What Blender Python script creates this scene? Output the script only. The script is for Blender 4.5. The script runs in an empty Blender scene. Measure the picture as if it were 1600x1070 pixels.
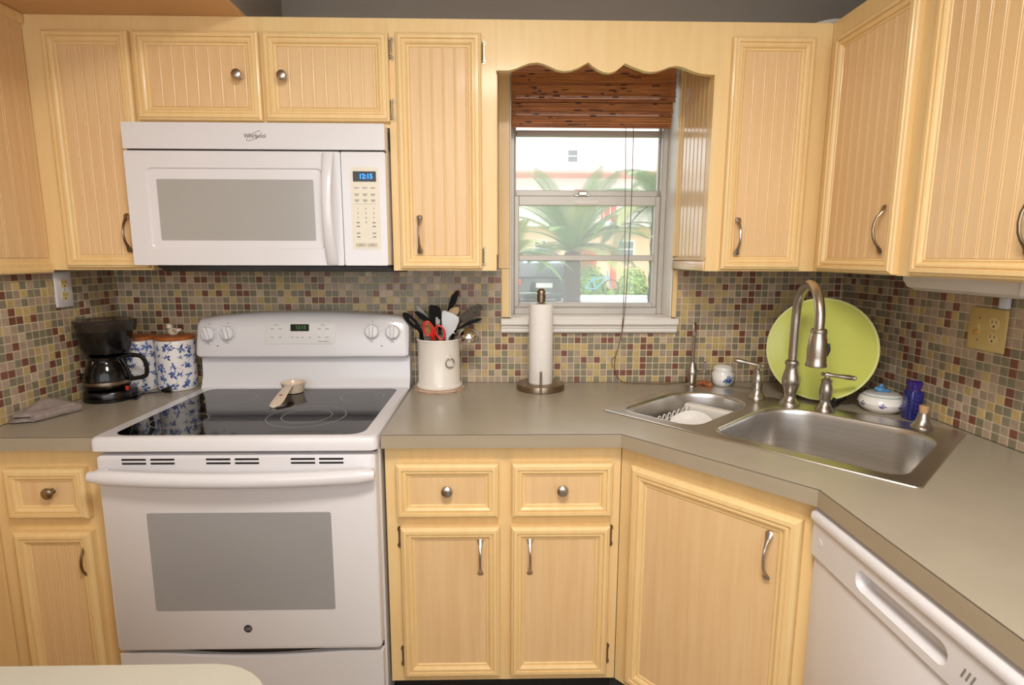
import bpy, bmesh, math, random
from mathutils import Vector, Matrix
random.seed(7)
PI = math.pi
sc = bpy.context.scene
COL = sc.collection

# ------------------------------------------------------------------ camera
CAM = Vector((.7113, -2.1276, 1.4002))
YAW, PIT, ROL, FPX = math.radians(1.2324), math.radians(8.829), math.radians(.1402), 878.66
fw = Vector((math.sin(YAW)*math.cos(PIT), math.cos(YAW)*math.cos(PIT), -math.sin(PIT)))
rt0 = Vector((math.cos(YAW), -math.sin(YAW), 0)); up0 = rt0.cross(fw)
RT = rt0*math.cos(ROL)+up0*math.sin(ROL); UP = up0*math.cos(ROL)-rt0*math.sin(ROL)
cd = bpy.data.cameras.new('camera'); cam = bpy.data.objects.new('camera', cd); COL.objects.link(cam)
cd.sensor_width = 36; cd.lens = FPX/1600*36; cd.clip_start = .05; cd.clip_end = 300
cam.matrix_world = Matrix(((RT.x, UP.x, -fw.x, CAM.x), (RT.y, UP.y, -fw.y, CAM.y), (RT.z, UP.z, -fw.z, CAM.z), (0, 0, 0, 1)))
sc.camera = cam
# ------------------------------------------------------------------ world (overcast sky)
w = bpy.data.worlds.new('sky'); sc.world = w; w.use_nodes = True
bg = w.node_tree.nodes['Background']; bg.inputs[0].default_value = (.96, .98, 1, 1); bg.inputs[1].default_value = 2.3
# ------------------------------------------------------------------ room lights
def area(name, loc, size, power, col, rot=(0, 0, 0), sy=None):
    l = bpy.data.lights.new(name, 'AREA'); l.energy = power; l.color = col; l.size = size
    l.shape = 'RECTANGLE' if sy else 'DISK'
    if sy: l.size_y = sy
    o = bpy.data.objects.new(name, l); COL.objects.link(o); o.location = loc; o.rotation_euler = rot
    return o
LAMP = (.75, -1.9, 2.36)
area('ceiling_lamp_light', LAMP, .5, 27, (1, .945, .875))
sc.view_settings.view_transform = 'Standard'; sc.view_settings.look = 'None'
sc.view_settings.exposure = .36; sc.view_settings.gamma = 1; sc.view_settings.use_curve_mapping = False
sc.cycles.use_denoising = True
sc.cycles.max_bounces = 10

# ------------------------------------------------------------------ helpers
def lin(c):
    return tuple((x/12.92 if x <= .04045 else ((x+.055)/1.055)**2.4) for x in (v/255 for v in c))
MATS = {}
def mat(name, rgb, rough=.5, metal=0, var=0, vscale=(8, 8, 8), rgb2=None, bump=0, bscale=None, coat=0, emit=0, spec=.5, objrand=0, aniso=0):
    if name in MATS: return MATS[name]
    m = bpy.data.materials.new(name); m.use_nodes = True; nt = m.node_tree; N = nt.nodes; L = nt.links
    p = N['Principled BSDF']; p.inputs['Roughness'].default_value = rough; p.inputs['Metallic'].default_value = metal
    p.inputs['Specular IOR Level'].default_value = spec
    if coat: p.inputs['Coat Weight'].default_value = coat; p.inputs['Coat Roughness'].default_value = .12
    c = (*lin(rgb), 1); p.inputs['Base Color'].default_value = c
    if emit: p.inputs['Emission Color'].default_value = c; p.inputs['Emission Strength'].default_value = emit
    if var or bump:
        tc = N.new('ShaderNodeTexCoord'); mp = N.new('ShaderNodeMapping'); mp.inputs['Scale'].default_value = vscale
        L.new(tc.outputs['Object'], mp.inputs['Vector'])
        nz = N.new('ShaderNodeTexNoise'); nz.inputs['Scale'].default_value = 1; nz.inputs['Detail'].default_value = 5
        L.new(mp.outputs[0], nz.inputs['Vector'])
        if var:
            mx = N.new('ShaderNodeMix'); mx.data_type = 'RGBA'
            c2 = lin(rgb2) if rgb2 else tuple(x*(1-var) for x in c[:3])
            mx.inputs[6].default_value = c; mx.inputs[7].default_value = (*c2, 1)
            rp = N.new('ShaderNodeMapRange'); rp.inputs[1].default_value = .35; rp.inputs[2].default_value = .72
            L.new(nz.outputs[0], rp.inputs[0]); L.new(rp.outputs[0], mx.inputs[0]); L.new(mx.outputs[2], p.inputs['Base Color'])
        if bump:
            nb = nz
            if bscale:
                mp2 = N.new('ShaderNodeMapping'); mp2.inputs['Scale'].default_value = bscale; L.new(tc.outputs['Object'], mp2.inputs['Vector'])
                nb = N.new('ShaderNodeTexNoise'); nb.inputs['Scale'].default_value = 1; L.new(mp2.outputs[0], nb.inputs['Vector'])
            b = N.new('ShaderNodeBump'); b.inputs['Strength'].default_value = bump; b.inputs['Distance'].default_value = .002
            L.new(nb.outputs[0], b.inputs['Height']); L.new(b.outputs[0], p.inputs['Normal'])
    MATS[name] = m
    return m
def objrand(m, amt):
    nt = m.node_tree; N = nt.nodes; L = nt.links; p = N['Principled BSDF']
    oi = N.new('ShaderNodeObjectInfo'); mr = N.new('ShaderNodeMapRange'); mr.inputs[3].default_value = 1-amt; mr.inputs[4].default_value = 1+amt
    hs = N.new('ShaderNodeHueSaturation'); L.new(oi.outputs['Random'], mr.inputs[0]); L.new(mr.outputs[0], hs.inputs['Value'])
    s = p.inputs['Base Color']
    if s.links: L.new(s.links[0].from_socket, hs.inputs['Color'])
    else: hs.inputs['Color'].default_value = s.default_value
    L.new(hs.outputs[0], s); return m
def glassmat(name, tint, gloss=.08, haze=0):
    m = bpy.data.materials.new(name); m.use_nodes = True; N = m.node_tree.nodes; L = m.node_tree.links
    N.remove(N['Principled BSDF']); out = N['Material Output']
    t = N.new('ShaderNodeBsdfTransparent'); t.inputs[0].default_value = (*tint, 1)
    g = N.new('ShaderNodeBsdfGlossy'); g.inputs['Roughness'].default_value = .03
    f = N.new('ShaderNodeFresnel'); f.inputs[0].default_value = 1.45
    mx = N.new('ShaderNodeMixShader'); L.new(f.outputs[0], mx.inputs[0]); L.new(t.outputs[0], mx.inputs[1]); L.new(g.outputs[0], mx.inputs[2])
    last = mx
    if haze:
        d = N.new('ShaderNodeBsdfTranslucent'); d.inputs[0].default_value = (1, 1, 1, 1)
        m2 = N.new('ShaderNodeMixShader'); m2.inputs[0].default_value = haze
        L.new(mx.outputs[0], m2.inputs[1]); L.new(d.outputs[0], m2.inputs[2]); last = m2
    L.new(last.outputs[0], out.inputs[0]); MATS[name] = m; return m

def wpos(o):
    v = Vector((0, 0, 0))
    while o: v = v+o.location; o = o.parent
    return v
class B:
    """collects shapes in world coordinates; build() links them as one mesh object"""
    def __init__(s, M=None): s.v = []; s.f = []; s.mi = []; s.M = M or Matrix(); s.m = 0
    def add(s, vs, fs):
        n = len(s.v); s.v += [s.M @ Vector(p) for p in vs]
        for f in fs: s.f.append([i+n for i in f]); s.mi.append(s.m)
        return s
    def box(s, x0, x1, y0, y1, z0, z1, r=0, seg=1):
        x0, x1 = min(x0, x1), max(x0, x1); y0, y1 = min(y0, y1), max(y0, y1); z0, z1 = min(z0, z1), max(z0, z1)
        if not r:
            return s.add([(x, y, z) for z in (z0, z1) for y in (y0, y1) for x in (x0, x1)],
                         [(0, 2, 3, 1), (4, 5, 7, 6), (0, 1, 5, 4), (2, 6, 7, 3), (0, 4, 6, 2), (1, 3, 7, 5)])
        bm = bmesh.new(); bmesh.ops.create_cube(bm, size=1)
        for v in bm.verts: v.co = Vector(((x0+x1)/2+v.co.x*(x1-x0), (y0+y1)/2+v.co.y*(y1-y0), (z0+z1)/2+v.co.z*(z1-z0)))
        bmesh.ops.bevel(bm, geom=list(bm.edges), offset=r, segments=seg, profile=.5, affect='EDGES')
        return s.bm(bm)
    def bm(s, bm):
        bm.verts.index_update()
        s.add([v.co.copy() for v in bm.verts], [[v.index for v in f.verts] for f in bm.faces]); bm.free(); return s
    def loft(s, rings, caps=(True, True), closed=False):
        n = len(rings[0]); vs = [p for r in rings for p in r]; fs = []; k = len(rings)
        for i in range(k if closed else k-1):
            a, b = i*n, ((i+1) % k)*n
            for j in range(n): fs.append((a+j, a+(j+1) % n, b+(j+1) % n, b+j))
        if not closed:
            if caps[0]: fs.append(tuple(range(n-1, -1, -1)))
            if caps[1]: fs.append(tuple(range((k-1)*n, k*n)))
        return s.add(vs, fs)
    def lathe(s, prof, c=(0, 0, 0), seg=24, M=None, caps=(True, True)):
        M = M or Matrix.Translation(c)
        return s.loft([[M @ Vector((r*math.cos(2*PI*j/seg), r*math.sin(2*PI*j/seg), z)) for j in range(seg)] for r, z in prof], caps)
    def ball(s, c, r, seg=12, sc_=(1, 1, 1)):
        k = max(5, seg//2)
        return s.loft([[(c[0]+sc_[0]*r*math.sin(PI*(i+.02)/(k+.04))*math.cos(2*PI*j/seg), c[1]+sc_[1]*r*math.sin(PI*(i+.02)/(k+.04))*math.sin(2*PI*j/seg), c[2]-sc_[2]*r*math.cos(PI*(i+.02)/(k+.04))) for j in range(seg)] for i in range(k+1)])
    def tube(s, pts, r, seg=10, closed=False, flat=1, ref=None):
        pts = [Vector(p) for p in pts]; n = len(pts); rs = r if isinstance(r, (list, tuple)) else [r]*n
        T = []
        for i in range(n):
            a = pts[(i-1) % n] if closed or i > 0 else pts[i]; b = pts[(i+1) % n] if closed or i < n-1 else pts[i]
            T.append((b-a).normalized())
        N_ = Vector(ref) if ref else (Vector((0, 0, 1)) if abs(T[0].z) < .9 else Vector((1, 0, 0)))
        rings = []
        for i in range(n):
            N_ = (N_-T[i]*N_.dot(T[i])).normalized(); Bn = T[i].cross(N_)
            rings.append([pts[i]+(N_*math.cos(2*PI*j/seg)*flat+Bn*math.sin(2*PI*j/seg))*rs[i] for j in range(seg)])
        return s.loft(rings, closed=closed)
    def prism(s, poly, z0, z1, M=None):
        M = M or Matrix(); return s.loft([[M @ Vector((x, y, z0)) for x, y in poly], [M @ Vector((x, y, z1)) for x, y in poly]])
    def holed(s, outer, holes, z0, z1, M=None):
        """flat slab with holes"""
        M = M or Matrix()
        for z, flip in ((z1, False), (z0, True)):
            bm = bmesh.new(); es = []
            for lp in [outer]+holes:
                vs = [bm.verts.new((x, y, 0)) for x, y in lp]
                for i in range(len(vs)): es.append(bm.edges.new((vs[i], vs[(i+1) % len(vs)])))
            bmesh.ops.triangle_fill(bm, use_beauty=True, use_dissolve=False, edges=es)
            bm.normal_update(); bm.verts.index_update()
            fs = []
            for f in bm.faces:
                ix = [v.index for v in f.verts]
                if (f.normal.z < 0) != flip: ix.reverse()
                fs.append(ix)
            s.add([M @ Vector((v.co.x, v.co.y, z)) for v in bm.verts], fs); bm.free()
        for k, lp in enumerate([outer]+holes):
            n = len(lp); vs = [M @ Vector((x, y, z)) for z in (z0, z1) for x, y in lp]
            ar = sum(lp[i][0]*lp[(i+1) % n][1]-lp[(i+1) % n][0]*lp[i][1] for i in range(n))
            fl = (ar > 0) == (k == 0)
            s.add(vs, [(i, (i+1) % n, n+(i+1) % n, n+i) if fl else (i, n+i, n+(i+1) % n, (i+1) % n) for i in range(n)])
        return s
    def build(s, name, mats, parent=None, smooth=35, fix=False):
        off = wpos(parent) if parent else Vector((0, 0, 0))
        me = bpy.data.meshes.new(name); me.from_pydata([tuple(p-off) for p in s.v], [], s.f)
        if not isinstance(mats, (list, tuple)): mats = [mats]
        for m in mats: me.materials.append(m)
        if len(mats) > 1: me.polygons.foreach_set('material_index', s.mi)
        if fix or True:
            bm = bmesh.new(); bm.from_mesh(me); bmesh.ops.recalc_face_normals(bm, faces=bm.faces); bm.to_mesh(me); bm.free()
        if smooth:
            me.shade_smooth() if hasattr(me, 'shade_smooth') else None
            me.set_sharp_from_angle(angle=math.radians(smooth))
        me.update()
        o = bpy.data.objects.new(name, me); COL.objects.link(o); o.parent = parent
        return o
def tag(o, label=None, cat=None, group=None, kind=None):
    if label: o['label'] = label
    if cat: o['category'] = cat
    if group: o['group'] = group
    if kind: o['kind'] = kind
    return o
def thing(name, label, cat, loc, group=None):
    o = bpy.data.objects.new(name, None); COL.objects.link(o); o.location = loc; o.empty_display_size = .05
    return tag(o, label, cat, group)
def frame(o, a, c):
    a = Vector(a).normalized(); c = Vector(c).normalized(); b = Vector((0, 0, 1)); o = Vector(o)
    return Matrix(((a.x, b.x, c.x, o.x), (a.y, b.y, c.y, o.y), (a.z, b.z, c.z, o.z), (0, 0, 0, 1)))
def FB(x, y, z): return frame((x, y, z), (1, 0, 0), (0, -1, 0))      # faces the room from the back wall
def FR(x, y, z): return frame((x, y, z), (0, -1, 0), (-1, 0, 0))     # faces left from the right wall
def FL(x, y, z): return frame((x, y, z), (0, 1, 0), (1, 0, 0))       # faces right from the left wall
def text(body, size, M, name, m, parent, depth=.0006, bold=0, shear=0, sx=1):
    cu = bpy.data.curves.new(name, 'FONT'); cu.body = body; cu.size = size; cu.align_x = 'CENTER'; cu.align_y = 'CENTER'
    cu.extrude = depth; cu.offset = bold; cu.shear = shear; cu.resolution_u = 3
    t = bpy.data.objects.new('tmp', cu); COL.objects.link(t)
    me = bpy.data.meshes.new_from_object(t.evaluated_get(bpy.context.evaluated_depsgraph_get()))
    bpy.data.objects.remove(t); me.name = name
    off = wpos(parent); me.materials.clear(); me.materials.append(m)
    for v in me.vertices: v.co = (M @ Vector((v.co.x*sx, v.co.y, v.co.z)))-off
    o = bpy.data.objects.new(name, me); COL.objects.link(o); o.parent = parent; return o
def ray(u, v): return fw+RT*((u-800)/FPX)+UP*((535-v)/FPX)
def at(u, v, ax, val):                                               # the point of a known plane seen at a pixel of the photo
    d = ray(u, v); i = 'XYZ'.index(ax); return CAM+d*((val-CAM[i])/d[i])
def proj(p):
    d = Vector(p)-CAM; z = d.dot(fw); return 800+FPX*d.dot(RT)/z, 535-FPX*d.dot(UP)/z
def rrect(x0, x1, y0, y1, r, seg=5):
    """rounded rectangle, r = radius or four radii (x0y0, x1y0, x1y1, x0y1)"""
    R = r if isinstance(r, (list, tuple)) else [r]*4; P = []
    for (cx, cy, sx, sy, a0, rr) in ((x0, y0, 1, 1, PI, R[0]), (x1, y0, -1, 1, 1.5*PI, R[1]), (x1, y1, -1, -1, 0, R[2]), (x0, y1, 1, -1, .5*PI, R[3])):
        for k in range(seg+1):
            a = a0+k*PI/2/seg; P.append((cx+sx*rr+rr*math.cos(a), cy+sy*rr+rr*math.sin(a)))
    return P
def smoothpath(pts, n=6):
    P = [Vector(p) for p in pts]; out = []
    for i in range(len(P)-1):
        p0 = P[max(i-1, 0)]; p1 = P[i]; p2 = P[i+1]; p3 = P[min(i+2, len(P)-1)]
        for k in range(n):
            t = k/n; out.append(.5*((2*p1)+(p2-p0)*t+(2*p0-5*p1+4*p2-p3)*t*t+(3*p1-p0-3*p2+p3)*t**3))
    return out+[P[-1]]

# ------------------------------------------------------------------ materials
cream = mat('cream_painted_wood', (236, 204, 147), .42, var=1, rgb2=(231, 196, 137), vscale=(40, 40, 5), bump=.12, bscale=(160, 160, 9), coat=.15)
creamp = mat('cream_door_panel', (229, 194, 145), .42, var=1, rgb2=(221, 182, 131), vscale=(55, 55, 3), bump=.15, bscale=(220, 220, 8), coat=.15)
gloss_cream = mat('glossy_cream_panel', (228, 195, 146), .2, var=1, rgb2=(219, 182, 130), vscale=(55, 55, 3), coat=.4)
sofm = mat('cream_soffit_paint', (214, 172, 122), .6, var=.06, vscale=(5, 5, 5))
greyw = mat('grey_wall_paint', (141, 131, 120), .7, var=.05, vscale=(6, 6, 6), bump=.1, bscale=(90, 90, 90))
whitew = mat('white_wall_paint', (222, 212, 196), .8, var=.03, vscale=(4, 4, 4))
ceilm = mat('white_ceiling_paint', (228, 220, 206), .85, var=.03, vscale=(4, 4, 4))
floorm = mat('grey_floor_tile', (150, 138, 122), .5, var=.15, vscale=(6, 6, 6))
groutm = mat('beige_grout', (226, 210, 178), .8, var=.12, vscale=(60, 60, 60))
lam = mat('grey_beige_laminate', (166, 156, 138), .27, var=.07, vscale=(9, 9, 9), bump=.06, bscale=(500, 500, 500))
lame = mat('grey_beige_laminate_shaded_edge', (164, 150, 128), .38, var=.06, vscale=(9, 9, 40))  # same laminate as the top, with the front edge's shade in its colour
lampen = mat('pale_beige_laminate', (158, 152, 138), .4, var=.05, vscale=(7, 7, 7))
wht = mat('white_enamel', (222, 219, 221), .22, var=.02, vscale=(3, 3, 3), coat=.3)
whtp = mat('white_plastic', (224, 220, 220), .35, var=.02, vscale=(4, 4, 4))
ivory = mat('ivory_plastic', (226, 218, 200), .4, var=.03, vscale=(9, 9, 9))
almond = mat('almond_plastic', (208, 182, 118), .35, var=.05, vscale=(12, 12, 12))
almond2 = mat('almond_receptacle', (224, 200, 140), .35, var=.04, vscale=(30, 30, 30))
blackgl = mat('black_ceramic_glass', (8, 8, 9), .05, spec=.4, var=.2, vscale=(4, 4, 4))
ringm = mat('grey_burner_print', (138, 136, 132), .3, var=.1, vscale=(40, 40, 40))
greygl = mat('grey_oven_glass', (160, 159, 159), .16, var=.05, vscale=(4, 4, 4), coat=.2)
greymw = mat('grey_microwave_glass', (168, 165, 160), .16, var=.05, vscale=(4, 4, 4))
blk = mat('black_plastic', (11, 10, 10), .2, var=.3, vscale=(20, 20, 20))
blkm = mat('black_matte', (22, 21, 20), .6, var=.3, vscale=(20, 20, 20))
char = mat('charcoal_plate', (46, 44, 42), .5, var=.2, vscale=(20, 20, 20))
smoke = mat('smoky_plastic', (48, 42, 36), .2, var=.3, vscale=(25, 25, 25))
steel = mat('brushed_stainless', (222, 218, 214), .3, 1, var=.12, vscale=(3, 3, 160), bump=.05, bscale=(6, 6, 400))
nickel = mat('brushed_nickel', (192, 184, 174), .28, 1, var=.12, vscale=(20, 20, 200))
bronze = mat('brown_nickel', (158, 140, 120), .32, 1, var=.2, vscale=(30, 30, 120))
brass = mat('antique_hinge_metal', (184, 168, 142), .35, 1, var=.35, vscale=(90, 90, 90))
alu = mat('window_aluminium', (196, 190, 182), .45, .35, var=.08, vscale=(10, 10, 10))
wtrim = mat('white_window_trim', (232, 226, 218), .4, var=.03, vscale=(10, 10, 10))
seam = mat('dark_seam', (40, 36, 32), .7, var=.1, vscale=(9, 9, 9))
printm = mat('grey_print', (138, 132, 124), .5, var=.05, vscale=(40, 40, 40))
pane = glassmat('window_glass', (.97, .98, .98), haze=.09)  # white haze mixed into the panes stands in for glare and dirt
carafe_g = glassmat('carafe_glass', (.78, .74, .70))
FR_BACK, DOOR_T = -.33, .022

# ------------------------------------------------------------------ room shell
XL, XR = -.72, 2.0237
WX0, WX1, WZ0, WZ1 = .748, 1.364, 1.166, 2.10        # window opening
CZ, TZ, UB, UT = 2.44, .914, 1.351, 2.0914
b = B()
for x0, x1, z0, z1 in ((XL-.12, WX0, 0, CZ), (WX1, XR+.12, 0, CZ), (WX0, WX1, 0, WZ0), (WX0, WX1, WZ1, CZ)): b.box(x0, x1, 0, .2, z0, z1)
wall_back = tag(b.build('wall_back', greyw), 'grey painted back wall with mosaic tile backsplash and window', 'wall', kind='structure')
wall_left = tag(B().box(XL-.12, XL, -3.1, 0, 0, CZ).build('wall_left', greyw), 'left wall with mosaic tile backsplash behind coffee maker', 'wall', kind='structure')
wall_right = tag(B().box(XR, XR+.12, -3.1, 0, 0, CZ).build('wall_right', greyw), 'right wall with mosaic tile backsplash behind sink', 'wall', kind='structure')
tag(B().box(XL-.12, XR+.12, -3.1, .2, -.1, 0).build('floor', floorm), 'grey kitchen floor', 'floor', kind='structure')
tag(B().box(XL-.12, XR+.12, -3.1, .2, CZ, CZ+.1).build('ceiling', ceilm), 'pale ceiling above the kitchen', 'ceiling', kind='structure')
tag(B().box(XL-.12, XR+.12, -3.2, -3.1, 0, .95).build('light_block_half_wall', whitew), 'unseen low half wall added behind the camera to block low light', 'wall', kind='structure')  # added out of view to keep low frontal light off the base cabinets
sof = tag(B().box(XL+.001, -.047, -3.05, -.001, UT+.014, CZ-.001).build('trim_1', greyw), 'grey boxed soffit with cream underside above left cabinets', 'soffit', kind='structure')
B().box(XL+.001, -.047, -3.05, -.001, UT+.001, UT+.014).build('underside_board', sofm, sof)

# mosaic tiles
TP, TG = .0254, .0031
tile_cols = [('tile_grey_green', (140, 131, 108), 36), ('tile_taupe', (176, 154, 132), 29), ('tile_ochre', (198, 172, 116), 18), ('tile_red_brown', (128, 80, 64), 15), ('tile_sand', (198, 176, 148), 6)]
tmat = [objrand(mat(n, c, .28, var=.16, vscale=(70, 70, 70), spec=.5), .10) for n, c, k in tile_cols]
wts = [k for n, c, k in tile_cols]
def tile_bm(w_, h_):
    q = .0009; d = .0022
    vs = [(0, 0, 0), (w_, 0, 0), (w_, h_, 0), (0, h_, 0), (0, 0, d-q), (w_, 0, d-q), (w_, h_, d-q), (0, h_, d-q), (q, q, d), (w_-q, q, d), (w_-q, h_-q, d), (q, h_-q, d)]
    fs = [(8, 9, 10, 11)]
    for k in range(4): j = (k+1) % 4; fs += [(k, j, 4+j, 4+k), (4+k, 4+j, 8+j, 8+k)]
    return vs, fs
tmesh = []
vs, fs = tile_bm(TP-TG, TP-TG)
for k in range(5):
    me = bpy.data.meshes.new('tile'); me.from_pydata(vs, [], fs); me.materials.append(tmat[k]); me.update(); tmesh.append(me)
def mosaic(wall, fm, width, holes, hidden, phase=0):
    """fm(a,b) frame matrix at the wall; a runs along, b up from the counter; holes = rectangles without tile"""
    M = fm; H = UB-TZ
    g = B(M)
    # grout bed split round the holes (one hole at most)
    if holes:
        a0, a1, b0, b1 = holes[0]
        g.box(0, a0, 0, H, 0, .002); g.box(a1, width, 0, H, 0, .002); g.box(a0, a1, 0, b0, 0, .002)
    else: g.box(0, width, 0, H, 0, .002)
    g.build('grout', groutm, wall, smooth=0)
    full, rest = [], []
    nc = int(width/TP)+2
    for i in range(nc):
        for j in range(int(H/TP)+1):
            a0, b0 = i*TP-phase, j*TP+.001; a1, b1 = a0+TP-TG, b0+TP-TG
            cut = False
            if a0 < 0: a0 = 0; cut = True
            if a1 > width: a1 = width; cut = True
            if b1 > H: b1 = H; cut = True
            if a1-a0 < .003 or b1-b0 < .003: continue
            skip = False
            for (h0, h1, v0, v1) in holes:
                if a1 > h0 and a0 < h1 and b1 > v0 and b0 < v1:
                    cut = True
                    if a0 < h0-.002: a1 = h0-.001
                    elif a1 > h1+.002: a0 = h1+.001
                    elif b0 < v0-.002: b1 = v0-.001
                    else: skip = True
            if skip: continue
            c = M @ Vector(((a0+a1)/2, (b0+b1)/2, 0)); u, v = proj(c)
            e1 = Vector(proj(M @ Vector((a0+TP, b0, 0))))-Vector(proj(M @ Vector((a0, b0, 0)))); e2 = Vector(proj(M @ Vector((a0, b0+TP, 0))))-Vector(proj(M @ Vector((a0, b0, 0))))
            ok = 0 < u < 1600 and 0 < v < 1070 and c.y > CAM.y+.3 and not any(x0 < u < x1 and y0 < v < y1 for x0, x1, y0, y1 in hidden)
            k = random.choices(range(5), wts)[0]
            (rest if cut or not ok else full).append((abs(e1.x*e2.y-e1.y*e2.x), a0, a1, b0, b1, k))
    full.sort(reverse=True)
    off = wpos(wall)
    for s_, a0, a1, b0, b1, k in full[:300]:
        o = bpy.data.objects.new('tile', tmesh[k]); COL.objects.link(o); o.parent = wall
        o.matrix_local = M @ Matrix.Translation((a0, b0, .002))
    g = B(M @ Matrix.Translation((0, 0, .002)))
    for s_, a0, a1, b0, b1, k in full[300:]+rest:
        vs, fs = tile_bm(a1-a0, b1-b0); g.m = k; g.add([(x+a0, y+b0, z) for x, y, z in vs], fs)
    o = g.build('mosaic_tile_field', tmat, wall, smooth=0); o['kind'] = 'stuff'
mosaic(wall_back, FB(XL, 0, TZ), XR-XL, [(.716-XL, 1.383-XL, 1.107-TZ, 9)],
       [(300, 645, 484, 640), (100, 310, 500, 640), (640, 760, 450, 640), (806, 884, 450, 640), (1060, 1150, 555, 640), (1195, 1330, 440, 640), (0, 100, 0, 700)], .010)
mosaic(wall_right, FR(XR, 0, TZ), 1.75, [], [(1180, 1366, 470, 640), (1516, 1584, 478, 552), (1345, 1445, 600, 700), (1400, 1600, 430, 460)])
mosaic(wall_left, FL(XL, -1.25, TZ), 1.25, [], [(78, 112, 420, 482), (0, 130, 622, 700), (116, 400, 500, 640)], .008)

# ------------------------------------------------------------------ window
win = tag(thing('window_1', 'aluminium sash window with bamboo shade above the counter', 'window', (1.055, .1, WZ0)), kind='structure')
WY = .14; Z0 = 1.166
def winbox(n, x0, x1, z0, z1, y0, y1, m, r=.003, par=win): return B().box(x0, x1, y0, y1, z0, z1, r).build(n, m, par)
jm = B(); jm.box(WX0-.001, WX0+.004, 0, .2, WZ0, WZ1); jm.box(WX1-.004, WX1+.001, 0, .2, WZ0, WZ1); jm.box(WX0, WX1, 0, .2, WZ1-.004, WZ1)
jm.build('jamb', wtrim, win)
fr = B(); fr.box(WX0+.004, WX0+.020, WY-.03, WY+.03, Z0, WZ1-.005, .003); fr.box(WX1-.026, WX1-.004, WY-.03, WY+.03, Z0, WZ1-.005, .003)
fr.box(WX0+.02, WX1-.026, WY-.03, WY+.03, WZ1-.035, WZ1-.005, .003); fr.box(WX0+.02, WX1-.026, WY-.035, WY+.03, Z0, Z0+.028, .003)
fr.build('window_frame', alu, win)
gx0, gx1 = WX0+.02, WX1-.026
def sash(name, z0, z1, y, bars, st):
    s = B(); s.box(gx0, gx0+st, y-.011, y+.011, z0, z1, .002); s.box(gx1-st, gx1, y-.011, y+.011, z0, z1, .002)
    s.box(gx0+st, gx1-st, y-.011, y+.011, z0, z0+bars[0], .002); s.box(gx0+st, gx1-st, y-.011, y+.011, z1-bars[1], z1, .002)
    return s.build(name, alu, win)
lo = sash('sash', Z0+.03, 1.628, WY-.012, (.016, .036), .018)
B().box(gx0+.018, gx1-.018, WY-.022, WY-.003, 1.379, 1.401, .002).build('glazing_bar', alu, lo)
B().box(gx0+.018, gx1-.018, WY-.014, WY-.011, Z0+.046, 1.379).build('pane', pane, lo)
B().box(gx0+.018, gx1-.018, WY-.014, WY-.011, 1.401, 1.592).build('pane', pane, lo)
hi = sash('sash', 1.63, WZ1-.037, WY+.014, (.022, .02), .006)
B().box(gx0+.006, gx1-.006, WY+.005, WY+.023, 1.855, 1.878, .002).build('glazing_bar', alu, hi)
B().box(gx0+.006, gx1-.006, WY+.013, WY+.016, 1.652, 1.855).build('pane', pane, hi)
B().box(gx0+.006, gx1-.006, WY+.013, WY+.016, 1.878, WZ1-.058).build('pane', pane, hi)
lk = B(); lk.box(1.00, 1.06, WY-.03, WY-.005, 1.626, 1.634, .002); lk.box(1.015, 1.05, WY-.036, WY-.026, 1.628, 1.645, .003); lk.build('sash_lock', nickel, win)
B().box(1.005, 1.095, WY-.026, WY-.0225, 1.598, 1.612, .001).build('lift_rail', wtrim, lo)
# sill (moulded stool and apron), casing strips
prof = [(.13, WZ0-.001), (-.030, WZ0-.001), (-.037, WZ0-.006), (-.037, WZ0-.022), (-.032, WZ0-.028), (-.026, WZ0-.030), (-.026, WZ0-.036), (-.022, WZ0-.040), (-.022, WZ0-.052), (-.016, WZ0-.058), (-.0065, WZ0-.060), (-.0065, WZ0-.03), (.13, WZ0-.03)]
sl = B()
def ring(x, pr): return [(x, y, z) for y, z in pr]
sl.loft([ring(.716, prof[1:12]), ring(1.383, prof[1:12])]); sl.box(WX0+.005, WX1-.005, -.03, .125, WZ0-.012, WZ0+.001)
sl.build('window_sill', wtrim, win)
B().box(.717, .747, -.007, -.0005, WZ0+.001, UB-.001, .001).build('casing_strip', cream, win)
B().box(.7055, .747, -.007, -.0005, UB, UT-.002, .001).build('casing_strip', cream, win)
B().box(1.365, 1.382, -.007, -.0005, WZ0+.001, UB-.004, .001).build('casing_strip', cream, win)

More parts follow.
